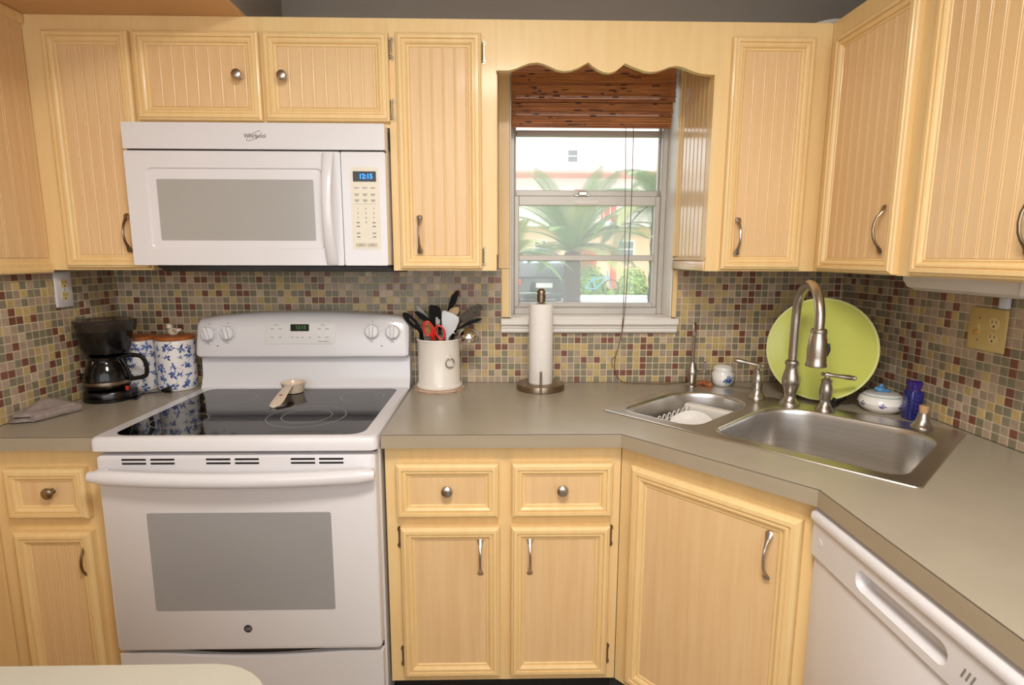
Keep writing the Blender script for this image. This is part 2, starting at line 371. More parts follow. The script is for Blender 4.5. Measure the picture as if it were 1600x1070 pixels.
# ------------------------------------------------------------------ cabinet pieces
def door_frame(M, w_, h_, T=.022, rail=.042):
    k = rail/.042
    pr = [(0, 0), (0, T-.009), (.0025, T-.005), (.007, T-.003), (.009*k, T), (.0175*k, T), (.0188*k, T-.0055), (.0205*k, T-.0055), (.0225*k, T-.0028), (.0265*k, T-.0028), (.0310*k, T-.006), (.0335*k, T-.0115), (.0350*k, T-.0115), (.0362*k, T-.0100), (.0390*k, T-.0108), (.042*k, T-.0155)]
    g = B(M)
    g.loft([[(t, t, c), (w_-t, t, c), (w_-t, h_-t, c), (t, h_-t, c)] for t, c in pr], caps=(True, True))
    return g
def boards(M, w_, h_, parent, m, pitch=.0363, T=.0035, phase=None):
    """beadboard: one object for each board; M at lower-left of the panel plane"""
    n = max(1, round(w_/pitch)); p = w_/n
    g = B(M); q = .0022
    pr = [(0, -.001), (0, T-.0009), (.0010, T), (p-.0085, T), (p-.0076, T-.0009), (p-.0070, T-.0009), (p-.006, T-.0001), (p-.0042, T+.0004), (p-.0024, T-.0001), (p-.0012, T-.0009), (p, T-.0009), (p, -.001)]
    g.loft([[(x, 0, z) for x, z in pr], [(x, h_, z) for x, z in pr]])
    o0 = g.build('board', m, parent, smooth=25)
    for i in range(1, n):
        o = o0.copy(); COL.objects.link(o); o.parent = parent; o.location = (M.to_3x3() @ Vector((i*p, 0, 0)))
    return o0
pull_mesh = {}
def pull(M, parent, m=None, L=.118, flip=1):
    """arched bar pull with flattened spoon ends; M at its middle on the door face"""
    m = m or nickel
    st = [(-.5, .002, .003, .0015), (-.485, .003, .0072, .0026), (-.45, .0042, .0092, .003), (-.40, .0062, .0082, .0032), (-.34, .0112, .0056, .0036), (-.26, .019, .0042, .0036), (-.15, .0255, .0036, .0034), (0, .028, .0036, .0034)]
    st = st+[(-a, b_, c_, d_) for a, b_, c_, d_ in reversed(st[:-1])]
    g = B(M); rings = []
    for a, h, wd, th in st:
        rings.append([(wd*math.cos(2*PI*j/8), a*L, h+th*math.sin(2*PI*j/8)) for j in range(8)])
    g.loft(rings)
    return g.build('handle', m, parent)
def knob(M, parent, m=None, r=.0155):
    g = B(); g.lathe([(.0085, 0), (.0085, .002), (.0055, .004), (.005, .012), (.0075, .015), (r*.92, .018), (r, .021), (r*.94, .0245), (r*.7, .0275), (r*.3, .029), (.0003, .0293)], M=M, seg=20)
    return g.build('knob', m or nickel, parent)
def hinge(M, parent, m=brass, side=1):
    """surface hinge, M at its centre on the face frame; leaf on the frame, barrel at the door edge"""
    g = B(M); g.prism([(0, -.030), (.004*side, -.034), (.009*side, -.030), (.010*side, -.022), (.007*side, -.018), (.007*side, .018), (.010*side, .022), (.009*side, .030), (.004*side, .034), (0, .030)], 0, .0025)
    g.tube([(0, -.021, .005), (0, .021, .005)], .0038, 8); g.ball((0, -.0245, .005), .0042, 8); g.ball((0, .0245, .005), .0042, 8)
    for y in (-.027, .027): g.ball((.0058*side, y, .003), .0018, 6)
    return g.build('hinge', m, parent)
def door(root, M, w_, h_, style='bead', name='door', T=DOOR_T, rail=.042):
    d = door_frame(M, w_, h_, T, rail).build(name, cream, root, smooth=20)
    if style == 'bead':
        boards(M @ Matrix.Translation((rail-.001, rail-.001, T-.0155)), w_-2*rail+.002, h_-2*rail+.002, d, creamp, T=.0035)
    else:
        q = B(M).box(rail-.002, w_-rail+.002, rail-.002, h_-rail+.002, T-.017, T-.0135); q.build('panel', creamp, d)
    return d
def faceplate(root, M, w_, h_, cuts, t=.019):
    return B(M).holed([(0, 0), (w_, 0), (w_, h_), (0, h_)], [[(a, c), (b_, c), (b_, d), (a, d)] for a, b_, c, d in cuts], 0, t).build('face_frame', cream, root)

# upper cabinets on the back wall
YF = FR_BACK
def upper(name, label, x0, x1, z0, z1, drs):
    r = thing(name, label, 'cabinet', ((x0+x1)/2, YF/2, z0))
    B().box(x0, x1, YF+.019, -.001, z0+.006, z1, 0).build('body', cream, r)
    cuts = []
    faceplate(r, FB(x0, YF+.019, z0), x1-x0, z1-z0, [(dx0-x0+.015, dx1-x0-.015, dz0-z0+.015, dz1-z0-.015) for dx0, dx1, dz0, dz1 in drs])
    return r, [door(r, FB(dx0, YF, dz0), dx1-dx0, dz1-dz0) for dx0, dx1, dz0, dz1 in drs]
def hpull(d, x, z, L=.118): pull(FB(x, YF-DOOR_T+.0035, z), d, nickel, L)
c1, (d1,) = upper('wall_cabinet', 'tall cream cabinet with single beadboard door left of the microwave', -.6895, -.3715, UB, UT, [(-.626, -.377, 1.358, 2.046)])
pull(FB(-.428, YF-DOOR_T+.0075, 1.464), d1, bronze)
c2, (d2, d3) = upper('wall_cabinet', 'low cream cabinet with two short beadboard doors above the microwave', -.3712, .3762, 1.781, UT, [(-.366, .001, 1.795, 2.047), (.011, .381, 1.795, 2.047)])
knob(FB(-.059, YF-DOOR_T+.0065, 1.921), d2); knob(FB(.072, YF-DOOR_T+.0065, 1.919), d3)
for z in (2.006, 1.833): hinge(FB(.3845, YF-.0003, z), d3)
c3, (d4,) = upper('wall_cabinet', 'narrow tall cream cabinet between the microwave and the window', .3765, .7005, UB, UT, [(.4015, .656, 1.357, 2.049)])
hpull(d4, .4635, 1.462)
for z in (1.998, 1.396): hinge(FB(.6585, YF-.0003, z), d4)
sp = boards(FL(.7005, -.31, UB+.05), .30, UT-UB-.05, c3, cream)
c4, (d5,) = upper('wall_cabinet', 'tall cream cabinet between the window and the inside corner', 1.368, 1.7165, UB, UT, [(1.410, 1.6615, 1.357, 2.048)])
hpull(d5, 1.4545, 1.459)
# glossy beadboard end panel of that cabinet, facing the window
boards(FR(1.368, -.055, UB+.045), .235, UT-UB-.05, c4, gloss_cream)
B(FR(1.368, -.002, UB)).box(0, .327, 0, .03, 0, .010, .003, 2).box(0, .327, .032, .044, 0, .006, .002).build('base_moulding', gloss_cream, c4)
B(FR(1.368, -.002, UB)).box(0, .028, .045, UT-UB, 0, .012, .003).box(.028, .05, .045, UT-UB, 0, .007, .003).build('corner_moulding', cream, c4)
B(FR(1.368, -.292, UB)).box(0, .037, 0, UT-UB, 0, .004).build('edge_stile', cream, c4)
# valance board
vp = [(774.3, 110), (794.4, 110), (805, 107.5), (815.4, 103), (827, 98.8), (838.8, 97.4), (849, 99.8), (859.8, 104.4), (870, 109), (880.8, 110.9), (892, 110), (901.9, 106.7), (911, 102), (919.2, 97.4), (926, 103.5), (934.6, 109), (943, 112.5), (951, 113.7), (957, 112.8), (962.6, 110.5), (970, 104.8), (976.6, 98.8), (987, 103.5), (997.7, 107.7), (1007, 111.2), (1016.4, 112.3), (1026, 111.6), (1035, 109), (1046, 104.6), (1056, 103), (1066, 104.5), (1077, 109), (1086, 112.8), (1095.8, 115.1), (1108, 116.5), (1119.2, 117)]
pts = [(at(u, v, 'Y', -.33).x, at(u, v, 'Y', -.33).z) for u, v in vp]
pts[0] = (.7008, pts[0][1]); pts[-1] = (1.3678, pts[-1][1])
vr = B(); n = len(pts); M = frame((0, -.311, 0), (1, 0, 0), (0, -1, 0))
for z, fl in ((0, 1), (.019, 0)):
    vs = [M @ Vector((x, y, z)) for x, y in pts]+[M @ Vector((x, UT, z)) for x, y in pts]
    vr.add(vs, [(i, i+1, n+i+1, n+i) for i in range(n-1)])
lp = pts+[(1.3678, UT), (.7008, UT)]; k = len(lp)
vr.add([M @ Vector((x, y, z)) for z in (0, .019) for x, y in lp], [(i, (i+1) % k, k+(i+1) % k, k+i) for i in range(k)])
tag(vr.build('window_valance', cream), 'cream scalloped valance board bridging the cabinets over the window', 'valance')

# upper cabinets on the right wall
XF = 1.7167
def rupper(label, y0, y1, dy0, dy1, zt=UT):
    r = thing('wall_cabinet', label, 'cabinet', ((XF+XR)/2, (y0+y1)/2, UB))
    B().box(XF+.019, XR-.001, y1, y0, UB+.006, UT).build('body', cream, r)
    faceplate(r, FR(XF+.019, y0, UB), y0-y1, UT-UB, [(y0-dy0+.015, y0-dy1-.015, .02, UT-UB-.06)])
    return r, door(r, FR(XF, dy0, 1.354), dy0-dy1, 2.036-1.354)
c5, d6 = rupper('cream corner cabinet on the right wall with handle at its right edge', -.331, -.7455, -.373, -.714)
pull(FR(XF-DOOR_T+.0075, -.667, 1.468), d6, bronze, .125)
c6, d7 = rupper('cream cabinet nearest the camera on the right wall, over the strip light', -.746, -1.30, -.775, -1.115)
pull(FR(XF-DOOR_T+.0075, -1.082, 1.462), d7, bronze, .125)
# beadboard panel on the left wall
r = thing('beadboard_panel', 'cream beadboard panel with rails fixed to the left wall', 'panel', (XL+.018, -.8, 1.342))
XP = -.684
B().box(XL+.001, XP-.006, -1.5, -.3315, 1.345, UT).build('backing', cream, r)
pr = [(0, 0), (.010, 0), (.013, .004), (.013, .012), (.009, .016), (.009, .028), (.004, .034), (.004, .044), (0, .048)]
g = B(); g.loft([[(XP-.007+x, y, 1.342+z) for x, z in pr] for y in (-1.5, -.3315)]); g.build('bottom_rail', cream, r)
B().box(XP-.007, XP+.006, -1.5, -.3315, 2.063, UT, .002).build('top_rail', cream, r)
boards(FL(XP-.0065, -1.5, 1.389), 1.168, 2.064-1.389, r, creamp, pitch=.0495)

# bowl on top of the cabinets
g = B(); g.lathe([(.030, 0), (.032, .004), (.055, .012), (.066, .020), (.068, .024), (.064, .022), (.05, .013), (.0003, .008)], c=(1.752, -.235, UT), seg=28)
tag(g.build('dish', mat('white_china', (226, 220, 210), .25, var=.04, vscale=(30, 30, 30))), 'small white dish on top of the cabinets at the corner', 'dish')

# ------------------------------------------------------------------ base cabinets
YB = -.60; TB = .030
def drawer(root, x0, x1, z0, z1):
    return door(root, FB(x0, YB, z0), x1-x0, z1-z0, 'plain', 'drawer', TB, .040)
r = thing('base_cabinet', 'cream base cabinet with one drawer and door left of the stove', 'cabinet', (-.55, -.3, 0))
B().box(XL+.002, -.384, YB+.019, -.002, .10, .875).build('body', cream, r)
faceplate(r, FB(XL+.002, YB+.019, .131), .336, .744, [(.08, .265, .05, .48), (.08, .265, .555, .66)])
B().box(XL+.002, -.384, YB+.08, YB+.06, 0, .131).build('toe_kick', blkm, r)
dr = drawer(r, -.659, -.441, .668, .814); knob(FB(-.535, YB-TB+.0145, .748), dr, bronze, .0165)
dd = door(r, FB(-.655, YB, .158), .214, .470, 'bead', 'door', TB); pull(FB(-.462, YB-TB+.0155, .540), dd, bronze)
r = thing('base_cabinet', 'cream base cabinet with two drawers and two doors under the counter', 'cabinet', (.72, -.3, 0))
B().box(.3855, 1.0565, YB+.019, -.002, .131, .875).build('body', cream, r)
faceplate(r, FB(.3855, YB+.019, .131), .671, .744, [(.06, .305, .05, .48), (.06, .305, .555, .67), (.375, .62, .05, .48), (.375, .62, .555, .67)])
B().box(.3855, 1.056, YB+.08, YB+.06, 0, .131).build('toe_kick', blkm, r)
for x0, x1, kx in ((.419, .707, .562), (.744, 1.030, .887)):
    dr = drawer(r, x0, x1, .662, .822); knob(FB(kx, YB-TB+.0145, .746), dr, nickel, .0165)
for x0, x1, px, hx, sd in ((.427, .710, .654, .4245, -1), (.742, 1.027, .797, 1.0295, 1)):
    dd = door(r, FB(x0, YB, .160), x1-x0, .473, 'plain', 'door', TB); pull(FB(px, YB-TB+.0165, .540), dd, nickel)
    for z in (.595, .215): hinge(FB(hx, YB-.0003, z), dd, bronze, sd)
# diagonal sink base
DN = Vector((.745, .667, 0)).normalized(); DD = Vector((.667, -.745, 0)).normalized(); C0 = Vector((1.046, -.642, 0))
def diag(along, off, z): return frame(C0+DD*along+DN*off+Vector((0, 0, z)), DD, -DN)
r = thing('base_cabinet', 'cream diagonal corner cabinet with one wide door under the sink', 'cabinet', (1.5, -.5, 0))
P0 = C0+DD*(-.018)+DN*.055; P1 = C0+DD*.497+DN*.055
B().prism([(P0.x, P0.y), (P1.x, P1.y), (XR-.02, P1.y), (XR-.02, -.02), (P0.x+.003, -.02)], .131, .70).build('body', cream, r)
B(diag(-.022, .055, .131)).box(0, .522, 0, .744, 0, .019).build('face_frame', cream, r)
B(diag(-.02, .10, 0)).box(0, .52, 0, .131, 0, .01).build('toe_kick', blkm, r)
dd = door(r, diag(.022, .0355, .156), .450, .669, 'plain', 'door', .0235, .050); pull(diag(.405, .0205, .716), dd, nickel, .122)
# countertops
def slab(name, label, outer, holes, edge_pts, loc):
    r = thing(name, label, 'countertop', loc)
    B().holed(outer, holes, TZ-.006, TZ).build('top_sheet', lam, r)
    B().holed(outer, holes, .8755, TZ-.006).build('core', lame, r)
    return r
r = slab('countertop', 'grey-beige laminate countertop left of the stove under the coffee maker', [(XL+.006, -.0065), (XL+.006, -.648), (-.385, -.648), (-.385, -.0065)], [], None, (-.55, -.3, .8755))
B().box(XL+.006, -.385, -.650, -.6482, .8755, TZ-.0018).build('edge_band', lame, r)
edgem = mat('brown_laminate_seam', (96, 86, 72), .6, var=.1, vscale=(20, 20, 20))
B().box(XL+.006, -.385, -.6496, -.6482, TZ-.0018, TZ-.0004).build('edge_seam', edgem, r)
SF = Vector((1.033, -.403, 0)); SX = Vector((.674, -.739, 0)).normalized(); SY = Vector((.739, .674, 0)).normalized()
def sk(x, y, z=TZ): return SF+SX*x+SY*y+Vector((0, 0, z))
SW, SD = .840, .555
hole = [sk(x, y) for x, y in ((.014, .014), (SW-.014, .014), (SW-.014, SD-.014), (.014, SD-.014))]
r = slab('countertop', 'grey-beige laminate corner countertop holding the steel sink', [(.385, -.0065), (.385, -.640), (1.0455, -.640), (1.384, -1.018), (1.384, -2.3), (XR-.0065, -2.3), (XR-.0065, -.0065)], [[(p.x, p.y) for p in hole]], None, (1.2, -.3, .8755))
ee = [Vector((.385, -.640, 0)), Vector((1.0455, -.640, 0)), Vector((1.384, -1.018, 0)), Vector((1.384, -2.3, 0))]
for i, (p, q) in enumerate(zip(ee, ee[1:])):
    t = (q-p).normalized(); nn = Vector((t.y, -t.x, 0)); Mx = frame(p, t, nn)
    B(Mx).box(0, (q-p).length, .8755, TZ-.0018, .0002, .0022).build('edge_band', lame, r)
    B(Mx).box(0, (q-p).length, TZ-.0018, TZ-.0004, .0002, .0018).build('edge_seam', edgem, r)
# near peninsula
r = thing('peninsula', 'pale laminate peninsula top with rounded corner in the foreground', 'counter', (-.1, -1.8, 0))
po = rrect(XL+.006, .462, -2.02, -1.512, [.01, .09, .095, .01], 8)
B().prism(po, .880, .9145).build('top', lampen, r)
B().box(XL+.006, .40, -1.98, -1.56, 0, .880).build('base', cream, r)

# ------------------------------------------------------------------ electric range
r = thing('range', 'white electric range with black glass cooktop and rear control panel', 'stove', (0, -.34, 0))
B().box(-.378, .378, -.625, -.03, .02, .884, .004).build('body', wht, r)
ct = B()
out = rrect(-.3805, .3805, -.674, -.085, .018, 4)
inn = rrect(-.338, .340, -.652, -.118, [.045, .045, .03, .03], 5)
# cooktop frame: slab with rolled outer edge and raised rim round the glass
def off(P, d, cx=0, cy=-.38): return [(x+(d if x > cx else -d), y+(d if y > cy else -d)) for x, y in P]
rings = []
for d, z in ((-.006, .878), (0, .882), (0, .908), (-.003, .916), (-.010, .9195)): rings.append([(x, y, z) for x, y in off(out, d)])
ct.loft(rings, caps=(True, False)); ct.holed([(x, y) for x, y in off(out, -.010)], [inn], .9175, .9195)
ctop = ct.build('cooktop_frame', wht, r)
gl = B().prism(off(inn, -.0005), .912, .9187).build('glass_top', blackgl, r)
def annulus(cx, cy, ro, wd, m=ringm, z=.9189):
    s = B(); n = 48
    s.loft([[(cx+q*math.cos(2*PI*j/n), cy+q*math.sin(2*PI*j/n), z_) for j in range(n)] for q, z_ in ((ro, z-.0004), (ro, z), (ro-wd, z), (ro-wd, z-.0004))], caps=(False, False))
    return s.build('burner_ring', m, gl)
for u, v, ro in ((281, 656.5, .078), (479.6, 649.5, .116), (479.6, 649.5, .074), (566, 619, .074), (361, 622.5, .081)):
    p = at(u, v, 'Z', .919); annulus(p.x, p.y, ro, .0024)
# backguard: riser and control housing with a crowned top
bg_ = B()
bg_.loft([[(x, -.112, .905), (x, -.098, .925), (x, -.083, .96), (x, -.080, 1.045), (x, -.03, 1.045), (x, -.03, .905)] for x in (-.3785, .3785)])
bg_.build('riser', wht, r)
def crown(x): return 1.196-.021*(abs(x)/.37)**2.2-(.012*max(0, (abs(x)-.355)/.022)**2)
hs = B(); rings = []
xs = [-.3795, -.3785, -.375, -.366]+[-.366+.0732*i for i in range(1, 10)]+[.366, .375, .3785, .3795]
for x in xs:
    e = max(0, (abs(x)-.366)/.0135); k = .006*e*e; zt = crown(x); zb = 1.031+k
    rings.append([(x, -.032, zb), (x, -.108+k, zb), (x, -.119+k, zb+.008), (x, -.119+k, zb+.014), (x, -.098+k, zt-.020), (x, -.090+k, zt-.006), (x, -.078+k, zt), (x, -.032, zt)])
hs.loft(rings); house = hs.build('control_housing', wht, r)
def bgp(x, z): # point on the tilted control face
    t = (z-1.045)/(1.176-1.045); return Vector((x, -.119+.021*t, z))
tilt = math.atan2(.021, .131)
def BGM(u, v, lift=0):
    p = at(u, v, 'Y', -.108); q = bgp(p.x, p.z); c = Vector((0, -math.cos(tilt), math.sin(tilt)))
    bb = Vector((0, math.sin(tilt), math.cos(tilt))); q = q+c*lift
    return Matrix(((1, bb.x, c.x, q.x), (0, bb.y, c.y, q.y), (0, bb.z, c.z, q.z), (0, 0, 0, 1)))
for i, (u, v, a) in enumerate(((327, 522, .35), (356.5, 520.5, .25), (581.5, 518, 0), (614, 519, 0))):
    Mk = BGM(u, v); g = B(); g.lathe([(.027, 0), (.027, .003), (.0245, .005), (.0235, .014), (.021, .0165), (.0003, .0168)], M=Mk, seg=28)
    kb = g.build('knob', wht, r)
    g = B(Mk @ Matrix.Rotation(a, 4, 'Z')); g.box(-.0062, .0062, -.0235, .0235, .012, .030, .003, 2); g.build('grip', wht, kb)
    t = B(Mk); t.box(-.0012, .0012, .034, .039, 0, .0005); t.box(-.004, .004, -.037, -.0355, 0, .0005); t.build('dial_print', printm, kb)
    for q in range(9):
        an = .6+q*.6
        if an < 5.7: t2 = B(Mk @ Matrix.Rotation(an, 4, 'Z')); t2.box(-.0008, .0008, .0305, .0325, 0, .0004); t2.build('dial_mark', printm, kb)
for u in (341.5, 597): g = B(); g.lathe([(.0025, 0), (.0022, .001), (.0003, .0012)], M=BGM(u, 540), seg=8); g.build('indicator_light', blkm, r)
Mp = BGM(468.5, 520); g = B(Mp); g.loft([[(x, y, z) for x, y in rrect(-.126+i, .126-i, -.040+i, .036-i, .004)] for i, z in ((0, 0), (0, .0022), (.0012, .0025))]); g2 = g.build('control_panel', mat('pale_grey_panel', (222, 220, 218), .35, var=.02, vscale=(9, 9, 9)), r)
g = B(Mp); g.prism(rrect(-.033, .033, .006, .031, .001, 2), .0024, .0036); dsp = g.build('display', mat('black_display', (16, 20, 14), .15, var=.2, vscale=(40, 40, 40)), r)
gd = mat('green_digits', (70, 130, 50), .5, emit=.25, var=.05, vscale=(9, 9, 9))
text('12:15', .017, Mp @ Matrix.Translation((.004, .0185, .0038)), 'clock_digits', gd, dsp, .0002)
for x in (-.098, -.069, .069, .098):
    for y in (.014, -.016):
        g = B(Mp); g.prism(rrect(x-.010, x+.010, y-.007, y+.007, .003, 3), .0024, .0032); kk = g.build('key', whtp, r)
        g = B(Mp); g.box(x-.006, x+.006, y-.0012, y+.0012, .0031, .0034); g.build('key_print', printm, kk)
for x in (-.026, -.008, .010, .036):
    g = B(Mp); g.prism(rrect(x-.0075, x+.0075, -.023, -.010, .003, 3), .0024, .0032); kk = g.build('key', whtp, r)
    g = B(Mp); g.box(x-.005, x+.005, -.0178, -.0154, .0031, .0034); g.build('key_print', printm, kk)
for x0, x1, y in ((-.09, -.076, .028), (.076, .09, .028), (.066, .104, -.031)): B(Mp).box(x0, x1, y-.001, y+.001, .0024, .0028).build('panel_print', printm, r)
# oven door
dr = B(); dr.loft([[(x, y, z) for x, z in rrect(-.3735+i, .3735-i, .286+i, .868-i, .012, 3)] for y, i in ((-.628, 0), (-.655, 0), (-.660, .002), (-.662, .006))])
od = dr.build('oven_door', wht, r)
B().box(-.372, .372, -.640, -.628, .8685, .880).build('door_gap', seam, r)
g = B(FB(0, -.6615, 0)); g.prism(rrect(-.254, .246, .410, .702, .006, 3), 0, .0012); g.build('oven_window', greygl, od)
for u0, u1 in ((190, 228.4), (235, 273), (322, 360.3), (367, 405), (454.3, 492.6), (498.5, 537)):
    for z in (.8545, .8435):
        xa, xb = at(u0, 722, 'Y', -.662).x, at(u1, 722, 'Y', -.662).x
        B(FB(0, -.6615, 0)).prism(rrect(xa, xb, z-.0028, z+.0028, .002, 2), 0, .0008).build('vent_slot', blkm, od)
hp = []
for i in range(21):
    t = -1+i/10; hp.append((t*.376, -.690-.020*(1-t*t), .818-.006*(1-t*t)))
g = B(); rg = []
for i, (x, y, z) in enumerate(hp):
    k = 1 if 0 < i < 20 else .7
    rg.append([(x, y+.016*k*math.cos(a)*(1 if math.cos(a) < 0 else .8), z+.0205*k*math.sin(a)) for a in [2*PI*j/14 for j in range(14)]])
g.loft(rg)
for x in (-.355, .355): g.box(x-.014, x+.014, -.692, -.661, .804, .832, .004)
g.build('door_handle', wht, od)
badge = B(); badge.lathe([(.0115, 0), (.0115, .0012), (.0003, .0013)], M=FB(-.003, -.662, .353), seg=24); bd = badge.build('badge', mat('dark_badge', (70, 68, 68), .3, .6, var=.1, vscale=(50, 50, 50)), od)
text('GE', .0125, FB(-.003, -.6634, .353), 'badge_letters', mat('silver_letters', (205, 203, 200), .3, .5, var=.05, vscale=(50, 50, 50)), bd, .0003, shear=.2)
# storage drawer with scooped top edge
n = 24; top = [(-.3735+.747*i/n, .272-.017*max(0, math.cos((-.3735+.747*i/n)/.26*PI/2) if abs(-.3735+.747*i/n) < .26 else 0)) for i in range(n+1)]
g = B(FB(0, -.63, 0)); vs = []; pl = [(-.3735, .09)]+[(.3735, .09)]+top[::-1]
g.loft([[(x, z, c) for x, z in pl] for c in (0, .024)]); g.build('storage_drawer', wht, r)
B(FB(0, -.63, 0)).box(-.372, .372, .20, .285, -.012, .002).build('drawer_gap', seam, r)
for x in (-.34, .34):
    for y in (-.58, -.08): B().lathe([(.016, 0), (.016, .022)], c=(x, y, 0), seg=12).build('leveling_foot', blk, r)

# ------------------------------------------------------------------ microwave
MX0, MX1, MZ0, MZ1 = -.386, .373, 1.368, 1.7785
r = thing('microwave', 'white over-the-range microwave above the stove', 'microwave', (0, -.2, MZ0))
B().box(-.3700, MX1-.001, -.365, -.007, MZ0, MZ1-.001, .002).build('body', wht, r)
g = B(); g.loft([[(x, y, z) for y, z in ((-.012, MZ0+.0005), (-.335, MZ0+.0005), (-.345, MZ0-.004), (-.30, MZ0-.022), (-.03, MZ0-.030), (-.012, MZ0-.026))] for x in (MX0+.035, MX1-.004)])
g.build('bottom_pan', char, r)
g = B(FB(0, -.365, 0)); g.prism(rrect(MX0, MX1, 1.7045, MZ1, .003, 2), 0, .035); vent = g.build('vent_panel', wht, r)
B(FB(0, -.365, 0)).box(MX0+.003, MX1-.003, 1.699, 1.706, 0, .02).build('vent_gap', seam, r)
g = B(); g.box(MX1-.0006, MX1+.0008, -.34, -.315, 1.715, 1.77); g.build('side_slot', seam, r)
silver = mat('grey_logo', (138, 130, 124), .35, .4, var=.08, vscale=(60, 60, 60))
text('Whirlpool', .0165, FB(-.003, -.4004, 1.7415), 'logo_lettering', silver, vent, .0004, bold=.0002, shear=.05, sx=.92)
g = B(FB(-.004, -.4001, 1.742)); g.tube([(.026*math.cos(a)*math.cos(.5)-.0075*math.sin(a)*math.sin(.5), .026*math.cos(a)*math.sin(.5)+.0075*math.sin(a)*math.cos(.5), .0005) for a in [2*PI*(j/32*.86)+.5 for j in range(33)]], .0006, 5); g.build('logo_swoosh', silver, vent)
# door with stepped window recess
DM = FB(0, -.365, 0)
rec = rrect(-.327, .186, 1.416, 1.652, .014, 5); wn = rrect(-.302, .1585, 1.441, 1.619, .004, 5)
g = B(DM); g.holed(rrect(MX0, .2415, MZ0, 1.699, .004, 5), [rec], 0, .035)
def to(P, i, cx=-.07, cz=1.53): return [(x+(i if x < cx else -i), z+(i if z < cz else -i)) for x, z in P]
g.loft([[(x, z, .035) for x, z in rec], [(x, z, .0335) for x, z in to(rec, .002)], [(x, z, .031) for x, z in to(rec, .004)], [(x, z, .0305) for x, z in wn], [(x, z, .028) for x, z in to(wn, .0005)]], caps=(False, False))
md = g.build('door', wht, r)
g = B(DM); g.prism(to(wn, -.001), .020, .0285); g.build('window', greymw, md)
g = B(); rg = []
for i in range(17):
    t = i/16; bow = math.sin(PI*t)**.8
    x, y, z = .2075+.012*(.5-t)*0, -.4015-.036*bow, 1.372+.322*t
    wd = .0135+.004*(1-bow)
    rg.append([(x+wd*math.cos(a), y-.007*math.sin(a)-.002, z) for a in [2*PI*j/12 for j in range(12)]])
g.loft(rg); g.build('handle', wht, md)
B(DM).box(.2418, .2432, MZ0+.001, 1.699, .0, .030).build('door_gap', seam, r)
g = B(DM); g.prism(rrect(.2435, MX1, MZ0, 1.699, .004, 4), 0, .035); cp = g.build('control_panel', wht, r)
KM = FB(0, -.4, 0)
g = B(KM); g.prism(rrect(.269, .3535, 1.417, 1.656, .006, 4), 0, .0012); kp = g.build('keypad', ivory, cp)
g = B(KM); g.prism(rrect(.277, .345, 1.614, 1.6435, .001, 2), .001, .002); dp = g.build('display', mat('black_clock_display', (16, 14, 12), .15, var=.2, vscale=(40, 40, 40)), cp)
text('12:15', .0195, KM @ Matrix.Translation((.315, 1.6287, .0022)), 'clock_digits', mat('blue_digits', (30, 120, 255), .4, emit=2.2, var=.03, vscale=(9, 9, 9)), dp, .0002, bold=.0005, sx=.95)
for j, z in enumerate((1.596, 1.578, 1.561)):
    for i, x in enumerate((.286, .3105, .334)):
        g = B(KM); g.box(x-.007, x+.007, z-.0012, z+.0012, .001, .0016)
        if j: g.box(x-.005, x+.005, z-.005, z-.003, .001, .0016)
        g.build('key_print', printm, kp)
B(KM).box(.277, .345, 1.5495, 1.5502, .001, .0015).build('key_divider', printm, kp)
dg = mat('dark_key_print', (96, 90, 84), .5, var=.05, vscale=(40, 40, 40))
for i, ch in enumerate('1234567890'):
    row, cl = divmod(i, 3); x = (.2875, .3115, .335)[cl] if i < 9 else .3115
    text(ch, .0085, KM @ Matrix.Translation((x, 1.536-.0135*row, .0014)), 'key_digit', dg, kp, .0002)
for x in (.2875, .335):
    for z in (1.495, 1.484, 1.464, 1.453): g = B(KM); g.box(x-.005, x+.005, z-.0018, z+.0018, .001, .0016); g.build('key_print', printm, kp)
for x0, x1 in ((.2785, .309), (.312, .343)):
    g = B(KM); g.prism(rrect(x0, x1, 1.4235, 1.435, .002, 2), .001, .002); kk = g.build('key', mat('beige_key', (196, 186, 168), .4, var=.05, vscale=(30, 30, 30)), kp)
    g = B(KM); g.box((x0+x1)/2-.006, (x0+x1)/2+.006, 1.4283, 1.4303, .0018, .0024); g.build('key_print', printm, kk)

# ------------------------------------------------------------------ dishwasher
DX = 1.405
r = thing('dishwasher', 'white dishwasher with recessed pocket handle right of the sink cabinet', 'dishwasher', (1.7, -1.3, 0))
y0, y1 = -1.003, -1.602
B().box(DX+.012, 1.98, y1+.003, y0-.003, .10, .866).build('body', whtp, r)
M = FR(DX+.012, y0, 0); Wd = y0-y1
g = B(M); g.box(0, Wd, .105, .757, 0, .024, .005, 2); dp_ = g.build('door_panel', wht, r)
pk = rrect(.150, .372, .778, .818, .018, 6)
g = B(M); g.holed(rrect(0, Wd, .762, .838, .003, 3), [pk], 0, .030)
g.loft([[(x, z, .030) for x, z in pk], [(x, z, .026) for x, z in [(.261+(x-.261)*.985, .798+(z-.798)*.92) for x, z in pk]], [(x, z, .006) for x, z in [(.261+(x-.261)*.94, .800+(z-.798)*.75) for x, z in pk]], [(x, z, .003) for x, z in [(.261+(x-.261)*.8, .800+(z-.798)*.4) for x, z in pk]]], caps=(False, True))
cs = g.build('control_strip', wht, r)
g = B(M); g.loft([[(x, z, c) for z, c in ((.8385, 0), (.8385, .031), (.842, .036), (.850, .0375), (.858, .035), (.866, .026), (.8705, .012), (.8715, 0))] for x in (0, Wd)])
g.build('top_lip', wht, r)
B(M).box(.004, Wd-.004, .756, .763, 0, .020).build('panel_gap', printm, r)
